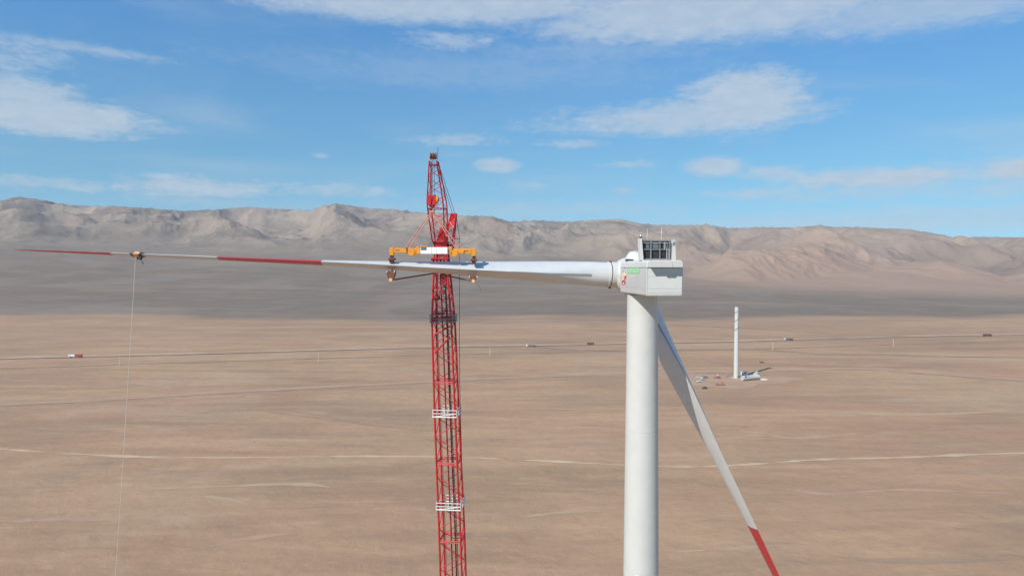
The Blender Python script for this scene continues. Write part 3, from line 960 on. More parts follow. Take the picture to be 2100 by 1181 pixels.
def make_blade(ph, root, prefix_root):
    shell = blade_piece(2.75, 37.5, ph, 'blade_shell', 'white_gelcoat', root, 60)
    par = root
    blade_piece(37.5, 49.4, ph, 'red_band', 'red_band', par, 12)
    blade_piece(49.4, 61.2, ph, 'white_band', 'white_gelcoat', par, 12)
    blade_piece(61.2, 72.0, ph, 'red_tip', 'red_band', par, 16)
    MB().loft(revolve(HUB, er(ph), [(2.58, 1.42), (2.58, 1.60), (2.84, 1.60), (2.84, 1.5)], 48)).build('root_flange', 'roof_white', par, smooth=40)
    # dark blunt trailing edge strip near the root
    strip = MB()
    rings = []
    for k in range(25):
        t = 5.2 + k * 0.42
        s = section(t, ph)
        p = s[0]
        q = s[NSEC // 2]
        d = (p - q).normalized()
        nn = d.cross(er(ph)).normalized()
        if nn.dot(er(ph - 90)) < 0: nn = -nn
        h = 0.125 * (1 - k / 27.0)
        rings.append([p + d * 0.05 + nn * h, p + d * 0.05 - nn * h, p - d * 0.25 - nn * h, p - d * 0.25 + nn * h])
    strip.loft(rings)
    strip.build('trailing_edge_strip', 'grey_steel', shell)
    return shell


make_blade(PH[1], turbine, 'hanging')
lifted = thing('turbine_blade', 'long white blade with red bands held level by the orange lifting yoke', 'turbine blade', HUB + er(PH[0]) * 2.7)
make_blade(PH[0], lifted, 'lifted')


def blade_pt(t, dn=0.0, df=0.0, ph=PH[0]):
    return HUB + er(ph) * t + er(ph - 90) * dn + AX * df


# ------------------------------------------------------------------ tag line and its collar on the blade
TC = 58.4
collar = thing('tag_line_collar', 'orange and black padded collar clamped near the red blade tip', 'collar', blade_pt(TC))
sec = section(TC, PH[0])
cc_ = sum(sec, Vector()) / len(sec)
def swell(pts, k, off=0.0):
    ce = sum(pts, Vector()) / len(pts)
    out = []
    for p in pts:
        d = p - ce
        out.append(ce + d + d.normalized() * k + er(PH[0]) * off)
    return out
MB().loft([swell(section(TC - 0.32, PH[0]), 0.20), swell(section(TC + 0.32, PH[0]), 0.20)]).build('pad', 'copper_cap', collar, smooth=40)
MB().loft([swell(section(TC - 0.62, PH[0]), 0.12), swell(section(TC - 0.33, PH[0]), 0.17)]).build('strap', 'dark_steel', collar, smooth=40)
MB().loft([swell(section(TC + 0.33, PH[0]), 0.17), swell(section(TC + 0.62, PH[0]), 0.12)]).build('strap', 'dark_steel', collar, smooth=40)
MB().box(blade_pt(TC - 0.25, 0.28, -0.9), (0.5, 0.3, 0.3)).build('ratchet', 'copper_cap', collar)
MB().box(blade_pt(TC - 0.45, -0.30, -0.9), (0.5, 0.3, 0.35)).build('buckle', 'black_rubber', collar)
MB().tube([blade_pt(TC - 0.5, -0.3, -1.0), blade_pt(TC - 0.95, -1.0, -1.0)], 0.035).build('loose_strap', 'dark_steel', collar)
p0 = blade_pt(TC, -0.30, -0.9)
pe = at(228, 1181, 68.0)
d_ = (pe - p0)
pend = p0 + d_ * ((p0.z - 0.3) / (p0.z - pe.z))
pts = []
for k in range(41):
    t = k / 40
    p = p0.lerp(pend, t)
    p += Vector((0.9, 0.0, -2.2)) * (4 * t * (1 - t)) * 0.5
    pts.append(p)
tl = MB().tube(pts, 0.024, 6).build('tag_line', 'rope')
tag(tl, 'pale thin tag line running from the blade tip collar to the ground', 'rope')

# ------------------------------------------------------------------ crane
BYAW = R(6.0)
def boomY(z):
    return 88.3 + (112.0 - z) * 0.115
CRC = on_ground(940, 1181)
def boom_c(z):
    """centre line of the main boom at height z"""
    Y = boomY(z)
    tab = [(60.0, 931.0), (74.0, 925.5), (84.0, 919.5), (92.0, 915.0), (101.0, 910.5), (104.0, 909.0), (113.5, 904.5)]
    px = float(np.interp(z, [a for a, b in tab], [b for a, b in tab])) if z >= 60 else 931 + (60 - z) * 0.30
    x = (px - CXP) / FPX * Y
    return Vector((x, Y, z))
BW = [(0, 3.1), (60, 3.05), (74, 2.92), (92, 2.72), (101.5, 2.56), (103.4, 2.50), (113.4, 1.35)]
RX = Vector((math.cos(BYAW), -math.sin(BYAW), 0))
RY = Vector((math.sin(BYAW), math.cos(BYAW), 0))
foot = boom_c(0.0)
crane = thing('crawler_crane', 'tall red lattice boom crane standing behind the lifted blade', 'crane', (foot.x, foot.y, gz(foot.x, foot.y)))


def lattice(parent, centre, width, depth, zs, chord_r, lace_r, xa, ya, mat_c='crane_red', sub='brace', start=0):
    """four chords and zigzag lacing on four faces between the heights in zs; bars are separate pieces under parent"""
    def node(z, i):
        sx, sy = [(-1, -1), (1, -1), (1, 1), (-1, 1)][i]
        return centre(z) + xa * (sx * width(z) / 2) + ya * (sy * depth(z) / 2)
    for i in range(4):
        m = MB()
        for a, b in zip(zs[:-1], zs[1:]):
            m.bar(node(a, i), node(b, i), chord_r, 8, cap=False)
        m.build('chord', mat_c, parent, smooth=50)
    for k, (a, b) in enumerate(zip(zs[:-1], zs[1:])):
        for i in range(4):
            j = (i + 1) % 4
            p, q = (i, j) if (k + start + i) % 2 == 0 else (j, i)
            MB().bar(node(a, p), node(b, q), lace_r, 6).build(sub, mat_c, parent, smooth=50)
    return node


bw = lambda z: lerp(BW, z)


def square_ring(c, w, dp, xa, ya, r_):
    m = MB()
    for sx, sy, tx, ty in ((-1, -1, 1, -1), (1, -1, 1, 1), (1, 1, -1, 1), (-1, 1, -1, -1)):
        m.bar(c + xa * (sx * w / 2) + ya * (sy * dp / 2), c + xa * (tx * w / 2) + ya * (ty * dp / 2), r_, 6)
    return m


sections_z = [(2.5, 26.0, 7), (26.0, 49.5, 7), (49.5, 73.0, 12), (73.0, 84.0, 6), (84.0, 95.0, 6), (95.0, 103.4, 5)]
for i, (z0, z1, n) in enumerate(sections_z):
    so = square_ring(boom_c(z0 + 0.12), bw(z0), bw(z0), RX, RY, 0.085).build('boom_section', 'crane_red', crane, smooth=50)
    square_ring(boom_c(z1 - 0.12), bw(z1), bw(z1), RX, RY, 0.085).build('end_frame', 'crane_red', so, smooth=50)
    lattice(so, boom_c, bw, bw, [z0 + (z1 - z0) * k / n for k in range(n + 1)], 0.135, 0.058, RX, RY, start=i)
# tapering boom head
head = square_ring(boom_c(103.55), bw(103.55), bw(103.55), RX, RY, 0.10).build('boom_head', 'crane_red', crane, smooth=50)
square_ring(boom_c(113.2), bw(113.2), bw(113.2), RX, RY, 0.10).build('end_frame', 'crane_red', head, smooth=50)
lattice(head, boom_c, bw, bw, [103.4 + 10.0 * k / 6 for k in range(7)], 0.135, 0.060, RX, RY)
for kk in range(6):
    z = 104.4 + kk * 1.55
    w = bw(z)
    MB().bar(boom_c(z) - RX * w / 2 - RY * w / 2, boom_c(z) + RX * w / 2 + RY * w / 2, 0.05, 6).build('inner_brace', 'crane_dark_red', head)
    MB().bar(boom_c(z) + RX * w / 2 - RY * w / 2, boom_c(z + 0.8) - RX * w / 2 + RY * w / 2, 0.05, 6).build('inner_brace', 'crane_dark_red', head)
MB().box(boom_c(112.2) + RY * 0.1, (1.2, 0.9, 1.5)).build('rope_guide_box', 'crane_dark_red', head, bevel=0.05)
MB().box(boom_c(109.0) + RY * 0.2 + RX * 0.15, (0.9, 0.5, 2.6)).build('inner_ladder_box', 'crane_dark_red', head, bevel=0.05)
# sheave cluster on the front of the head
c = boom_c(110.6); w = bw(110.6)
MB().box(c - RY * (w / 2 + 0.25) + UP * 0.62, (2.2, 0.7, 0.16)).build('sheave_frame', 'crane_red', head)
MB().box(c - RY * (w / 2 + 0.25) + UP * -0.42, (2.1, 0.5, 0.14)).build('sheave_frame', 'crane_dark_red', head)
for k in range(5):
    o = c - RY * (w / 2 + 0.35) + RX * (-0.95 + 0.46 * k) + UP * 0.05
    MB().bar(o - RX * 0.13, o + RX * 0.13, 0.52, 18).build('sheave', 'crane_dark_red', head, smooth=40)
MB().bar(c - RY * (w / 2 + 0.35) - RX * 1.7, c - RY * (w / 2 + 0.35) + RX * 1.25, 0.10, 8).build('sheave_pin', 'crane_dark_red', head)
# guide pulleys and winch within the head and upper boom
for z, dx in ((106.2, -0.55), (106.9, 0.12)):
    o = boom_c(z) - RY * (bw(z) / 2 - 0.2) + RX * dx
    MB().bar(o - RY * 0.3, o + RY * 0.3, 0.36, 16).build('pulley', 'crane_dark_red', head, smooth=40)
MB().box(boom_c(104.1) - RX * 0.45, (1.2, 1.4, 0.22)).build('ladder_platform', 'crane_dark_red', head)
MB().box(boom_c(113.25), (1.9, 1.7, 0.3)).build('head_plate', 'crane_dark_red', head)
# heavy pendant bars lying along the boom and hoist ropes inside
for dx in (-0.30, 0.28):
    MB().tube([boom_c(z) + RY * (bw(z) * 0.30) + RX * dx for z in (3, 26, 50, 60, 74, 84, 92, 101, 104, 110)], 0.10, 8).build('pendant_bar', 'crane_dark_red', crane, smooth=50)
for dx, dy in ((-0.75, -0.1), (0.62, 0.0), (0.75, -0.35)):
    MB().tube([boom_c(z) + RY * (bw(z) * dy) + RX * (dx * bw(z) / 2.6) for z in (3, 26, 50, 60, 74, 84, 92, 101, 104, 112)], 0.035, 6).build('hoist_rope', 'steel_rope', crane)
MB().bar(boom_c(101.4) - RX * 1.0 - RY * 1.2, boom_c(102.5) + RX * 1.05 - RY * 1.2, 0.12, 8).build('stiffener', 'crane_red', crane, smooth=50)
MB().bar(boom_c(99.0) - RX * 1.05 - RY * 1.32, boom_c(101.1) + RX * 1.0 - RY * 1.3, 0.13, 8).build('stiffener', 'crane_red', crane, smooth=50)


# railed service platforms round the boom
def platform(z, material, name):
    w = bw(z) / 2 + 0.22
    c = boom_c(z)
    cor = [c - RX * w - RY * w, c + RX * w - RY * w, c + RX * w + RY * w, c - RX * w + RY * w]
    m = MB()
    for i in range(4):
        a, b = cor[i], cor[(i + 1) % 4]
        d = (b - a).normalized()
        m.bar(a, b, 0.095, 6)
    o = m.build(name, material, crane)
    for dz in (0.45, 0.9):
        for i in range(4):
            MB().bar(cor[i] + UP * dz, cor[(i + 1) % 4] + UP * dz, 0.06, 6).build('rail', material, o)
    for i in range(4):
        for k in range(2):
            p = cor[i].lerp(cor[(i + 1) % 4], k / 2)
            MB().bar(p, p + UP * 0.9, 0.05, 6).build('rail_post', material, o)
    MB().bar(cor[0], cor[1] + UP * 0.45, 0.05, 6).build('rail_brace', material, o)
    return o


zc = lambda py, px=912: at(px, py, boomY(100)).z
platform(at(912, 1040, boomY(83)).z, 'roof_white', 'service_platform')
platform(at(912, 851, boomY(93)).z, 'roof_white', 'service_platform')
platform(at(908, 659, boomY(103)).z, 'platform_grey', 'service_platform')

# fixed jib leaning towards the load
JB = boom_c(113.2) + Vector((-0.1, -0.4, 0))
JT = at(889, 322, 82.2)
def jib_c(z):
    return JB.lerp(JT, (z - JB.z) / (JT.z - JB.z))
JW = [(113.0, 1.55), (117.2, 2.02), (118.2, 2.0), (123.6, 0.72)]
jw = lambda z: lerp(JW, z)
JX = Vector((math.cos(R(9)), -math.sin(R(9)), 0))
JY = Vector((math.sin(R(9)), math.cos(R(9)), 0))
jib = square_ring(jib_c(113.4), jw(113.4), jw(113.4) * 0.9, JX, JY, 0.07).build('jib', 'crane_dark_red', crane)
for z in (117.4, JT.z - 0.9):
    square_ring(jib_c(z), jw(z), jw(z) * 0.9, JX, JY, 0.06).build('cross_frame', 'crane_dark_red', jib)
zs = [113.3 + (JT.z - 0.5 - 113.3) * k / 10 for k in range(11)]
lattice(jib, jib_c, jw, lambda z: jw(z) * 0.9, zs, 0.085, 0.042, JX, JY, 'crane_red')
MB().box(JT + Vector((0, 0, 0.05)), (0.72, 0.95, 0.5)).build('jib_head', 'crane_dark_red', jib, bevel=0.05)
for dx in (-0.30, 0.0, 0.30):
    MB().bar(JT + Vector((dx - 0.07, -0.25, 0.05)), JT + Vector((dx + 0.07, -0.25, 0.05)), 0.40, 16).build('sheave', 'rust_brown', jib, smooth=40)
MB().bar(JT + Vector((0.46, 0.2, -0.3)), JT + Vector((0.52, 0.2, 1.15)), 0.03, 6).build('wind_mast', 'dark_steel', jib)
MB().box(JT + Vector((-0.42, -0.2, -0.05)), (0.18, 0.5, 0.18)).build('lamp', 'yoke_orange', jib)

# jib strut leaning back, its pendant ropes
SB = boom_c(112.6) + RX * 0.75 + RY * 0.3
ST = at(930.5, 441, 90.5)
def st_c(z):
    return SB.lerp(ST, (z - SB.z) / (ST.z - SB.z))
sw = lambda z: 1.35 - 0.75 * (z - SB.z) / (ST.z - SB.z)
strut = MB().box(ST + UP * 0.05, (0.85, 0.9, 0.30)).build('jib_strut', 'crane_red', crane, bevel=0.03)
lattice(strut, st_c, sw, sw, [SB.z + (ST.z - SB.z) * k / 5 for k in range(6)], 0.095, 0.05, RX, RY)
MB().prism([ST + Vector((-0.42, -0.3, -0.1)), ST + Vector((0.40, -0.3, -0.1)), st_c(ST.z - 1.7) + Vector((0.30, -0.35, 0)), st_c(ST.z - 1.7) + Vector((-0.35, -0.35, 0))], (0, 0.06, 0)).build('strut_plate', 'crane_red', strut)
MB().bar(st_c(SB.z + 0.2) - RX * 1.6, st_c(SB.z + 0.4) + RX * 0.6, 0.12, 8).build('strut_foot', 'crane_red', strut, smooth=50)
MB().prism([boom_c(112.4) + Vector((-0.8, -0.9, 0)), boom_c(112.4) + Vector((0.9, -0.9, 0)), boom_c(115.2) + Vector((0.55, -0.9, 0)), boom_c(115.2) + Vector((0.05, -0.9, 0))], (0, 0.10, 0)).build('backstop', 'crane_red', strut)
for s in (-0.16, 0.16):
    MB().bar(ST + Vector((s, 0, 0.15)), JT + Vector((0.35 + s * 0.6, 0.4, -0.4)), 0.032, 6).build('pendant_rope', 'steel_rope', crane)
RE = at(942.5, 490, 92.0)
RL = at(942.0, 700, boomY(101) + 1.6)
MB().bar(ST + Vector((0.3, 0.1, 0.0)), RE, 0.035, 6).build('pendant_rope', 'crane_dark_red', crane)
lowp = boom_c(78.0) + RX * (bw(78) / 2) + RY * 1.4
MB().tube([RE, RL, at(943, 800, boomY(96) + 1.6), lowp], 0.04, 6).build('pendant_rope', 'crane_dark_red', crane)
MB().bar(RE, RE + Vector((-0.72, 0, 0.02)), 0.05, 6).build('rope_spreader', 'dark_steel', crane)

# crawler carrier at the foot of the boom (below the picture)
for s in (-1, 1):
    c = Vector((foot.x + s * 4.2, foot.y + 3.5, 1.0))
    MB().box(c, (1.6, 11.5, 2.0)).build('crawler_track', 'dark_steel', crane, bevel=0.5)
MB().box((foot.x, foot.y + 3.5, 1.7), (7.0, 3.4, 1.2)).build('car_body', 'crane_red', crane, bevel=0.1)
MB().box((foot.x, foot.y + 6.0, 3.3), (3.4, 11.0, 1.8)).build('superstructure', 'crane_red', crane, bevel=0.1)
MB().box((foot.x - 2.9, foot.y + 0.8, 3.5), (1.5, 2.4, 2.2)).build('operator_cab', 'vehicle_white', crane, bevel=0.15)
for s in (-1, 1):
    for k in range(4):
        MB().box((foot.x + s * 2.9, foot.y + 10.4, 2.9 + k * 0.62), (2.2, 2.2, 0.6)).build('counterweight', 'crane_red', crane, bevel=0.04)

# ------------------------------------------------------------------ hook block
YK = 81.2
HB = at(888.5, 410.5, 81.8)
hook = thing('hook_block', 'red and orange hook block hanging on ropes under the crane tip', 'hook block', HB)
for dx in (-0.44, 0.12):
    MB().box(HB + Vector((dx, 0, 0)), (0.46, 0.62, 1.22)).build('cheek_plate', 'crane_red', hook, bevel=0.05)
MB().box(HB + Vector((-0.16, 0.05, -0.35)), (0.14, 0.4, 0.3)).build('spacer', 'crane_dark_red', hook)
MB().bar(HB + Vector((-0.2, 0, 0.1)), HB + Vector((-0.12, 0, 0.1)), 0.42, 18).build('sheave', 'rust_brown', hook, smooth=40)
MB().bar(HB + Vector((0.37, 0, 0.05)), HB + Vector((0.60, 0, 0.05)), 0.50, 20).build('side_sheave', 'yoke_orange', hook, smooth=40)
MB().bar(HB + Vector((0.60, 0, 0.05)), HB + Vector((0.66, 0, 0.05)), 0.22, 16).build('sheave_hub', 'rust_brown', hook, smooth=40)
MB().box(HB + Vector((-0.15, 0, -0.72)), (0.62, 0.34, 0.24)).build('cross_head', 'crane_dark_red', hook, bevel=0.04)
hk = []
HC = HB + Vector((-0.12, -0.05, -1.18))
for k in range(13):
    a = R(80 + k * 24)
    hk.append(HC + Vector((0.26 * math.cos(a), 0, 0.26 * math.sin(a))))
m = MB().tube(hk, 0.085, 8)
m.bar(HB + Vector((-0.14, 0, -0.75)), hk[0], 0.09, 8)
m.build('hook', 'rust_brown', hook, smooth=60)
for dx in (-0.42, -0.10, 0.18):
    MB().bar(HB + Vector((dx, 0, 0.55)), JT + Vector((dx * 0.6, -0.35, -0.1)), 0.03, 6).build('hoist_rope', 'steel_rope', hook)

# ------------------------------------------------------------------ lifting yoke
yoke = thing('lifting_yoke', 'orange blade lifting yoke with white power box, slung above the white blade', 'lifting yoke', at(888, 522, YK))
def Yb(px0, px1, py0, py1, name, material, parent, depth=0.6, dy=0.0, bevel=0.03):
    a, b = at(px0, py1, YK), at(px1, py0, YK)
    c = (a + b) / 2 + Vector((0, dy, 0))
    return MB().box(c, (abs(b.x - a.x), depth, abs(b.z - a.z))).build(name, material, parent, bevel=bevel)
# left half
lb = Yb(808, 862, 509, 518.3, 'beam', 'yoke_orange', yoke)
Yb(800, 807.8, 508, 524, 'arm', 'yoke_orange', yoke, 0.7)
Yb(800.6, 807.2, 524.1, 529, 'arm_slide', 'dark_steel', yoke, 0.5)
Yb(797.5, 810, 529.1, 533.5, 'clamp_pad', 'rust_brown', yoke, 1.3)
Yb(799.5, 807.5, 533.6, 539.0, 'clamp_foot', 'rust_brown', yoke, 0.9)
Yb(855, 861, 505.5, 521, 'end_frame', 'yoke_orange', yoke, 1.0)
p = at(844.5, 517, YK)
MB().bar(p + Vector((0, -0.5, 0)), p + Vector((0, 0.5, 0)), 0.42, 20).build('slew_drum', 'yoke_orange', yoke, smooth=40)
Yb(851, 854.5, 511, 522, 'hydraulic_unit', 'yoke_orange', yoke, 0.8)
Yb(834, 837, 508.5, 519.5, 'strap_collar', 'rust_brown', yoke, 0.68)
# power box
box = Yb(864, 919, 507.5, 521, 'power_box', 'box_white', yoke, 1.5, bevel=0.04)
Yb(864.8, 876.0, 507.0, 513.2, 'open_hatch', 'recess_grey', box, 0.10, -0.74, bevel=0.0)
Yb(861.2, 863.8, 507.5, 520, 'end_plate', 'grey_steel', box, 1.3)
for px in (886, 896.5, 907):
    Yb(px, px + 0.5, 508, 520.6, 'panel_rib', 'galvanised', box, 0.03, -0.76, bevel=0.0)
Yb(862, 878, 504.6, 506.6, 'top_frame', 'yoke_orange', box, 1.2)
# right half
Yb(921, 927.5, 506.5, 522, 'end_frame', 'yoke_orange', yoke, 1.0)
Yb(927.6, 968, 510, 520, 'beam', 'yoke_orange', yoke)
p = at(932.5, 519.5, YK)
MB().bar(p + Vector((0, -0.5, 0)), p + Vector((0, 0.5, 0)), 0.40, 20).build('slew_drum', 'yoke_orange', yoke, smooth=40)
Yb(968.2, 976, 509.5, 525.5, 'arm', 'yoke_orange', yoke, 0.7)
Yb(968.8, 975.4, 525.6, 531, 'arm_slide', 'dark_steel', yoke, 0.5)
Yb(965.5, 978, 531.1, 535.5, 'clamp_pad', 'rust_brown', yoke, 1.3)
Yb(967.5, 975.5, 535.6, 540.5, 'clamp_foot', 'rust_brown', yoke, 0.9)
for px, py, w in ((812, 512.5, 8), (952, 514, 8)):
    Yb(px, px + w, py, py + 1.6, 'nameplate', 'rust_brown', yoke, 0.02, -0.315, bevel=0.0)
a = at(950.6, 519.0, YK); b = at(954.2, 519.0, YK); c = at(952.4, 515.2, YK)
MB().prism([q + Vector((0, -0.318, 0)) for q in (a, b, c)], (0, 0.012, 0)).build('warning_triangle', 'dark_steel', yoke)
# C-frames behind the blade and the lower clamps
for px, ptop, pbot in ((804, 512, 571), (972, 514, 575)):
    A = at(px, ptop, YK + 0.3); B = at(px, ptop, YK + 3.6); D = at(px, pbot + 2, YK + 3.6); E = at(px, pbot, YK + 0.2)
    MB().tube([A, B, D, E], 0.13, 8).build('c_frame', 'rust_brown', yoke, smooth=50)
def lower_clamp(px, y0, y1, half0, half1):
    a0, a1 = at(px - half0, y0, YK), at(px + half0, y0, YK)
    b0, b1 = at(px - half1, y1, YK), at(px + half1, y1, YK)
    m = MB().prism([q + Vector((0, -0.45, 0)) for q in (a0, a1, b1, b0)], (0, 0.9, 0))
    o = m.build('lower_clamp', 'rust_brown', yoke)
    q = at(px, y1 + 2.0, YK)
    MB().bar(q + Vector((0, -0.5, 0)), q + Vector((0, 0.5, 0)), 0.20, 14).build('clamp_pin', 'copper_cap', o, smooth=40)
    for s in (-1, 1):
        q = at(px + s * (half0 - 2.2), y0 + 1.8, YK)
        MB().bar(q + Vector((0, -0.54, 0)), q + Vector((0, -0.46, 0)), 0.09, 10).build('bolt', 'galvanised', o)
lower_clamp(802.5, 555.5, 571.5, 10.0, 5.5)
lower_clamp(971, 565.5, 574, 10.0, 4.5)
MB().bar(at(806, 574, YK + 0.4), at(905, 558, YK + 3.2), 0.085, 8).build('tie_rod', 'rust_brown', yoke)
MB().bar(at(966, 576, YK + 0.4), at(905, 563, YK + 3.2), 0.085, 8).build('tie_rod', 'rust_brown', yoke)
MB().tube([at(974, 578, YK), at(981, 585, YK), at(987, 597, YK)], 0.02, 5).build('loose_cord', 'steel_rope', yoke)
# slings from the hook to the yoke
for dx, dy in ((-0.12, -0.35), (0.14, 0.35)):
    MB().bar(HC + Vector((dx * 0.5, dy * 0.3, -0.2)), at(835, 509, YK) + Vector((dx * 1.6, dy, 0)), 0.055, 8).build('sling', 'sling', yoke)
    MB().bar(HC + Vector((dx * 0.5, dy * 0.3, -0.2)), at(938, 508, YK) + Vector((dx * 1.6, dy, 0)), 0.062, 8).build('sling', 'sling', yoke)
MB().bar(HC + Vector((-0.3, 0, -0.2)), HC + Vector((0.35, 0, -0.2)), 0.12, 10).build('shackle', 'sling', yoke)
MB().tube([at(938, 508, YK), at(944, 500, YK), at(944, 504, YK)], 0.06, 8).build('sling_end', 'sling', yoke)

# ------------------------------------------------------------------ far tower and its work site
ft = on_ground(1509.5, 775)
ft.z = gz(ft.x, ft.y)
far_tower = thing('unfinished_tower', 'slim white unfinished tower standing far off on the desert plain', 'tower', ft)
for z0, z1 in ((0, 23.9), (24.0, 47.9), (48.0, 71.5)):
    rr_ = lambda z: 2.45 - 0.55 * z / 72
    rings = [ring_pts(ft, rr_(z) , 36, ft.z + z) for z in (z0, (z0 + z1) / 2, z1)]
    MB().loft(rings).build('tower_section', 'white_paint', far_tower, smooth=40)
for z in (23.95, 47.95):
    MB().loft([ring_pts(ft, 2.45 - 0.55 * z / 72 - 0.05, 36, ft.z + z - 0.06), ring_pts(ft, 2.45 - 0.55 * z / 72 - 0.05, 36, ft.z + z + 0.06)]).build('flange', 'seam', far_tower)
MB().loft([ring_pts(ft, 2.0, 36, ft.z + 71.5), ring_pts(ft, 2.0, 36, ft.z + 72.0)]).build('top_cover', 'recess_grey', far_tower)
MB().fbox(ft + Vector((0.6, -2.56, 0.3)), (1.0, 0, 0), (0, 0.12, 0), (0, 0, 2.2)).build('door', 'recess_grey', far_tower)
hx = []
for k in range(120):
    t = k / 119
    z = 45 + 22 * t
    a = 2 * math.pi * 2.6 * t + 1.0
    r_ = 2.45 - 0.55 * z / 72 + 0.22
    hx.append(Vector((ft.x + r_ * math.cos(a), ft.y + r_ * math.sin(a), ft.z + z)))
MB().tube(hx, 0.22, 5).build('spiral_strake', 'recess_grey', far_tower)
MB().loft([ring_pts(ft, 5.0, 24, ft.z - 0.3), ring_pts(ft, 4.6, 24, ft.z + 0.28)]).build('foundation', 'concrete', far_tower)


def lying_section(px, py, rad, length, ang, label, door):
    c = on_ground(px, py)
    c.z = gz(c.x, c.y)
    d = Vector((math.cos(ang), math.sin(ang), 0))
    s = Vector((-d.y, d.x, 0))
    o = thing('tower_segment', label, 'tower segment', c)
    ax0 = c + UP * (rad + 0.5) - d * length / 2
    def ringx(k, r_):
        return [ax0 + d * k + s * (r_ * math.cos(2 * math.pi * i / 32)) + UP * (r_ * math.sin(2 * math.pi * i / 32)) for i in range(32)]
    MB().loft([ringx(0.0, rad * 0.8), ringx(0, rad), ringx(length, rad * 0.94), ringx(length, rad * 0.78)], cap=False).build('shell', 'white_paint', o, smooth=40)
    MB().loft([ringx(0.12, rad * 0.93), ringx(0.2, rad * 0.93)]).build('end_cover', 'concrete', o)
    MB().loft([ringx(length - 0.2, rad * 0.86), ringx(length - 0.12, rad * 0.86)]).build('end_cover', 'concrete', o)
    for k in (0.12, 0.86):
        q = ax0 + d * (length * k)
        MB().fbox(Vector((q.x, q.y, c.z)) - s * rad * 0.7 - d * 0.4, s * rad * 1.4, d * 0.8, UP * 0.9).build('cradle', 'wood', o)
    if door:
        for kx, w, mm in ((0.14, 2.6, 'glass_dark'), (0.34, 3.4, 'logo_blue'), (0.52, 1.8, 'galvanised')):
            q = ax0 + d * (length * kx)
            n0 = (-s * 0.80 + UP * 0.60) if (-s).y < 0 else (s * 0.80 + UP * 0.60)
            tdir = d
            bdir = n0.cross(tdir).normalized()
            MB().fbox(q + n0 * (rad - 0.08) - tdir * w / 2 - bdir * 0.65, tdir * w, bdir * 1.3, n0 * 0.16).build('marking', mm, o)
    return o


lying_section(1539, 779.5, 2.3, 21, R(24), 'white tower segment lying on the sand beside the far unfinished tower, with dark patches', True)
lying_section(1551, 771.5, 2.1, 11, R(62), 'short white tower segment lying end-on behind the longer lying segment', False)
q = on_ground(1526, 769); q.z = gz(q.x, q.y)
sh = thing('site_container', 'white site cabin with dark window behind the lying tower segment', 'cabin', q)
MB().box(q + UP * 2.0, (6.5, 3.0, 3.4)).build('wall', 'vehicle_white', sh, bevel=0.08)
MB().box(q + UP * 3.82, (6.9, 3.4, 0.22)).build('roof', 'galvanised', sh)
MB().box(q + Vector((0.6, -1.53, 2.3)), (2.8, 0.1, 1.1)).build('window', 'glass_dark', sh)
MB().box(q + Vector((-2.3, -1.53, 1.5)), (0.95, 0.1, 2.1)).build('door', 'recess_grey', sh)
for s in (-2.6, 2.6):
    MB().box(q + Vector((s, 0, 0.15)), (0.5, 2.6, 0.3)).build('skid', 'wood', sh)
# pale heap of spoil
q = on_ground(1567, 778.5); q.z = gz(q.x, q.y)
rings = []
for k, (h, r_) in enumerate(((-0.2, 4.6), (0.35, 3.9), (0.9, 2.6), (1.25, 1.2), (1.32, 0.3))):
    rings.append([q + Vector((r_ * math.cos(2 * math.pi * i / 18) * (1 + 0.14 * math.sin(3 * i + k)), 0.7 * r_ * math.sin(2 * math.pi * i / 18) * (1 + 0.14 * math.cos(2 * i + k)), h)) for i in range(18)])
tag(MB().loft(rings).build('sand_heap', 'pale_sand', smooth=60), 'small pale heap of sand beside the lying tower segments', 'heap')


# ------------------------------------------------------------------ vehicles
def frame(px, py, ang):
    c = on_ground(px, py)
    c.z = gz(c.x, c.y) + 0.32
    d = Vector((math.cos(ang), math.sin(ang), 0))
    s = Vector((-d.y, d.x, 0))
    return c, d, s


def wheels(o, c, d, s, xs, half, r_, w=0.4):
    for x in xs:
        for k in (-1, 1):
            p = c + d * x + s * (k * half) + UP * r_
            ty = MB().bar(p - s * w / 2, p + s * w / 2, r_, 16).build('wheel', 'black_rubber', o, smooth=40)
            MB().bar(p - s * (w / 2 + 0.02), p + s * (w / 2 + 0.02), r_ * 0.5, 10).build('rim', 'grey_steel', ty)


def lb_(o, c, d, s, x, y, z, L, W, H, name, m, bevel=0.06):
    p = c + d * (x - L / 2) + s * (y - W / 2) + UP * z
    return MB().fbox(p, d * L, s * W, UP * H).build(name, m, o, bevel=bevel)


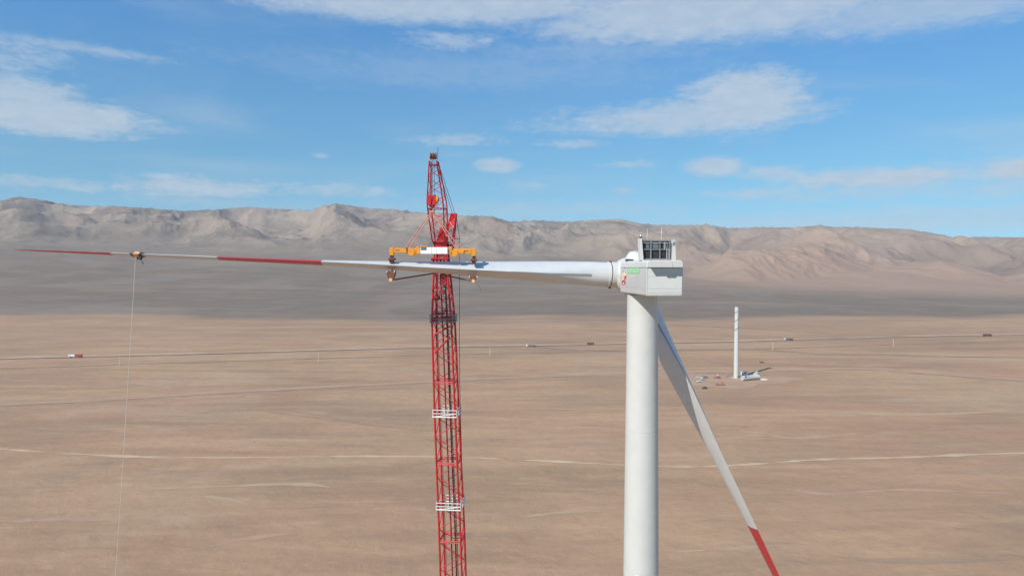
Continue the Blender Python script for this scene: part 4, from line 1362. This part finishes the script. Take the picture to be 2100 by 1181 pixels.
def truck(px, py, ang, label, L, cab, load, load_h, flat=False, name='truck', group=None, front=0.0):
    """articulated lorry: tractor cab in front (+d), trailer behind"""
    c, d, s = frame(px, py, ang)
    o = thing(name, label, 'truck', c, group)
    f = L / 2
    lb_(o, c, d, s, f - 1.1, 0, 0.75, 2.2, 2.5, 2.5, 'cab', cab, 0.15)
    lb_(o, c, d, s, f + 0.01, 0, 2.0, 0.06, 2.1, 0.9, 'windscreen', 'glass_dark', 0)
    for k in (-1, 1):
        lb_(o, c, d, s, f - 0.9, k * 1.26, 2.0, 0.9, 0.04, 0.75, 'side_window', 'glass_dark', 0)
    lb_(o, c, d, s, f - 2.5, 0, 0.75, 3.6, 1.2, 0.35, 'chassis', 'vehicle_grey', 0)
    if flat:
        lb_(o, c, d, s, f - 2.9 - (L - 2.9) / 2, 0, 1.15, L - 2.9, 2.5, 0.35, 'trailer_bed', 'vehicle_grey', 0)
        lb_(o, c, d, s, f - 3.6 - (L - 4.4) / 2, 0, 1.52, L - 4.4, 2.2, load_h, 'cargo', load, 0.25)
    else:
        if front:
            lb_(o, c, d, s, f - 2.7 - front / 2, 0, 1.05, front, 2.55, load_h, 'front_body', 'vehicle_white', 0.08)
            lb_(o, c, d, s, f - 3.0 - front / 2, 0, 1.06 + load_h, front * 0.9, 2.0, 0.12, 'tarpaulin', 'vehicle_grey', 0.03)
        lb_(o, c, d, s, f - 2.8 - front - (L - 2.8 - front) / 2, 0, 1.05, L - 2.8 - front, 2.55, load_h, 'trailer_body', load, 0.08)
        lb_(o, c, d, s, f - 2.7 - (L - 2.7) / 2, 0, 0.85, L - 3.4, 1.2, 0.2, 'trailer_frame', 'vehicle_grey', 0)
    wheels(o, c, d, s, (f - 1.3, f - 3.6, -f + 1.2, -f + 2.5, -f + 3.8), 1.05, 0.52)
    return o


def pickup(px, py, ang, label, m, name='pickup_truck', cat='pickup', group=None):
    c, d, s = frame(px, py, ang)
    o = thing(name, label, cat, c, group)
    prof = [(-2.6, 0.5), (2.6, 0.5), (2.65, 1.0), (1.3, 1.15), (0.75, 1.8), (-0.75, 1.82), (-0.85, 1.15), (-2.6, 1.15)]
    MB().prism([c + d * x + UP * z - s * 0.92 for x, z in prof], s * 1.84).build('body', m, o, bevel=0.05)
    for k in (-1, 1):
        MB().prism([c + d * x + UP * z + s * (k * 0.925) for x, z in ((-0.7, 1.2), (1.1, 1.2), (0.7, 1.7), (-0.65, 1.72))], s * (k * 0.02)).build('side_window', 'glass_dark', o)
    MB().prism([c + d * x + UP * z - s * 0.75 for x, z in ((1.25, 1.20), (1.29, 1.20), (0.83, 1.74), (0.79, 1.74))], s * 1.5).build('windscreen', 'glass_dark', o)
    wheels(o, c, d, s, (1.65, -1.65), 0.80, 0.38, 0.26)
    return o


truck(154.5, 733.0, R(184), 'lorry with white cab and red body on the dark road across the plain', 16.0, 'vehicle_white', 'vehicle_red', 2.6, front=5.0)
truck(1089, 712.0, R(172), 'white lorry with grey flat trailer at the fork of two dark roads', 14.0, 'vehicle_white', 'vehicle_grey', 1.0, True)
truck(1211, 707.6, R(2), 'dark lorry on the far road between the crane and the turbine tower', 9.5, 'vehicle_brown', 'vehicle_brown', 1.9)
truck(1617, 698.6, R(186), 'white lorry with dark grey trailer on the far road past the unfinished tower', 14.0, 'vehicle_white', 'vehicle_grey', 1.9)
truck(2025, 690.0, R(3), 'dark brown lorry with high load on the far road', 13.5, 'vehicle_brown', 'vehicle_brown', 2.7)
pickup(1562, 745, R(-15), 'dark car on the sand beyond the lying tower segments', 'vehicle_brown', 'parked_car', 'car')
pickup(1434, 783.5, R(200), 'white pickup parked beside the hanging blade, nearest row at the work site', 'vehicle_white')
pickup(1441, 778.5, R(20), 'grey pickup parked behind the white pickup at the work site', 'galvanised')
pickup(1432, 776.0, R(190), 'white pickup parked behind the others at the work site', 'vehicle_white')
pickup(1446.5, 775.0, R(160), 'dark pickup with pale bed parked at the work site', 'vehicle_grey')
pickup(1445, 797.5, R(10), 'small dark vehicle alone on the sand in front of the work site', 'vehicle_brown', 'parked_car', 'car')
# telehandler-like loader
c, d, s = frame(1472, 775.5, R(160))
o = thing('wheel_loader', 'red wheel loader with pale cab between the pickups and the unfinished tower', 'loader', c)
lb_(o, c, d, s, -0.6, 0, 0.7, 3.4, 2.2, 1.2, 'body', 'vehicle_red', 0.12)
lb_(o, c, d, s, 0.1, 0, 1.92, 1.5, 1.6, 1.4, 'cab', 'vehicle_white', 0.1)
lb_(o, c, d, s, 0.1, 0, 2.15, 1.55, 1.65, 0.7, 'window', 'glass_dark', 0)
MB().bar(c + d * 1.0 + UP * 1.5, c + d * 3.0 + UP * 1.0, 0.2, 8).build('arm', 'vehicle_grey', o)
lb_(o, c, d, s, 3.2, 0, 0.1, 0.9, 2.4, 0.9, 'bucket', 'vehicle_grey', 0.05)
wheels(o, c, d, s, (1.1, -1.5), 1.0, 0.72, 0.5)
# low orange trailer with an excavator-like superstructure
c, d, s = frame(1476.5, 790, R(-8))
o = thing('flat_trailer', 'rusty orange low trailer standing in front of the wheel loader', 'trailer', c)
lb_(o, c, d, s, 0, 0, 0.75, 7.8, 2.4, 0.35, 'bed', 'vehicle_orange', 0.03)
lb_(o, c, d, s, 2.2, 0, 1.12, 1.6, 2.0, 1.7, 'machine_box', 'vehicle_orange', 0.1)
MB().bar(c + d * 3.8 + UP * 0.8, c + d * 5.4 + UP * 0.6, 0.10, 6).build('drawbar', 'vehicle_grey', o)
lb_(o, c, d, s, -3.2, 0, 1.12, 0.2, 2.3, 0.8, 'headboard', 'vehicle_orange', 0.02)
wheels(o, c, d, s, (-1.6, -2.6), 1.0, 0.42, 0.3)

# ------------------------------------------------------------------ power line poles
for k, (px, py, h, plabel) in enumerate((
        (245, 750, 12.6, 'pale utility pole with crossarm next to the tag line, near the red bodied lorry'),
        (653, 742, 12.6, 'pale utility pole with crossarm standing alone between the tag line and the crane boom'),
        (1005, 729.5, 11.0, 'pale utility pole with crossarm between the crane boom and the lorry with flat trailer'),
        (1585, 718, 10.5, 'pale utility pole with crossarm between the unfinished tower and the white lorry'),
        (1832, 710.5, 9.5, 'pale utility pole with crossarm between the white lorry and the dark brown lorry'))):
    c = on_ground(px, py)
    c.z = gz(c.x, c.y)
    po = thing('utility_pole', plabel, 'utility pole', c, 'power line poles along the far road')
    MB().bar(c + UP * -0.3, c + UP * h, 0.30, 10, 0.20).build('pole', 'pale_sand', po, smooth=40)
    MB().box(c + UP * (h - 0.7), (0.16, 2.4, 0.16)).build('crossarm', 'pale_sand', po)
    for s in (-1.0, 0.0, 1.0):
        q = c + UP * (h - 0.62) + Vector((0, s, 0))
        MB().bar(q, q + UP * 0.4, 0.07, 8).build('insulator', 'galvanised', po)

# ------------------------------------------------------------------ haze
def haze_box(half, zlo, zhi, density):
    vs = [(i * half, j * half, k) for k in (zlo, zhi) for j in (-1, 1) for i in (-1, 1)]
    me = bpy.data.meshes.new('haze')
    me.from_pydata(vs, [], [(0, 2, 3, 1), (4, 5, 7, 6), (0, 1, 5, 4), (2, 6, 7, 3), (0, 4, 6, 2), (1, 3, 7, 5)])
    m = bpy.data.materials.new('haze')
    m.use_nodes = True
    nt = m.node_tree
    nt.nodes.clear()
    out = nt.nodes.new('ShaderNodeOutputMaterial')
    pv = nt.nodes.new('ShaderNodeVolumePrincipled')
    pv.inputs['Color'].default_value = (0.93, 0.95, 1.0, 1)
    pv.inputs['Density'].default_value = density
    pv.inputs['Anisotropy'].default_value = 0.0
    nt.links.new(pv.outputs[0], out.inputs['Volume'])
    me.materials.append(m)
    o = bpy.data.objects.new('haze', me)
    col.objects.link(o)
    tag(o, kind='stuff')


lo = min(v.co.z for n in ('ground', 'mountains') for v in bpy.data.objects[n].data.vertices)
hi_ = max(v.co.z for v in bpy.data.objects['mountains'].data.vertices)
haze_box(13400, lo - 1.5, hi_ + 25, 3.7e-5)
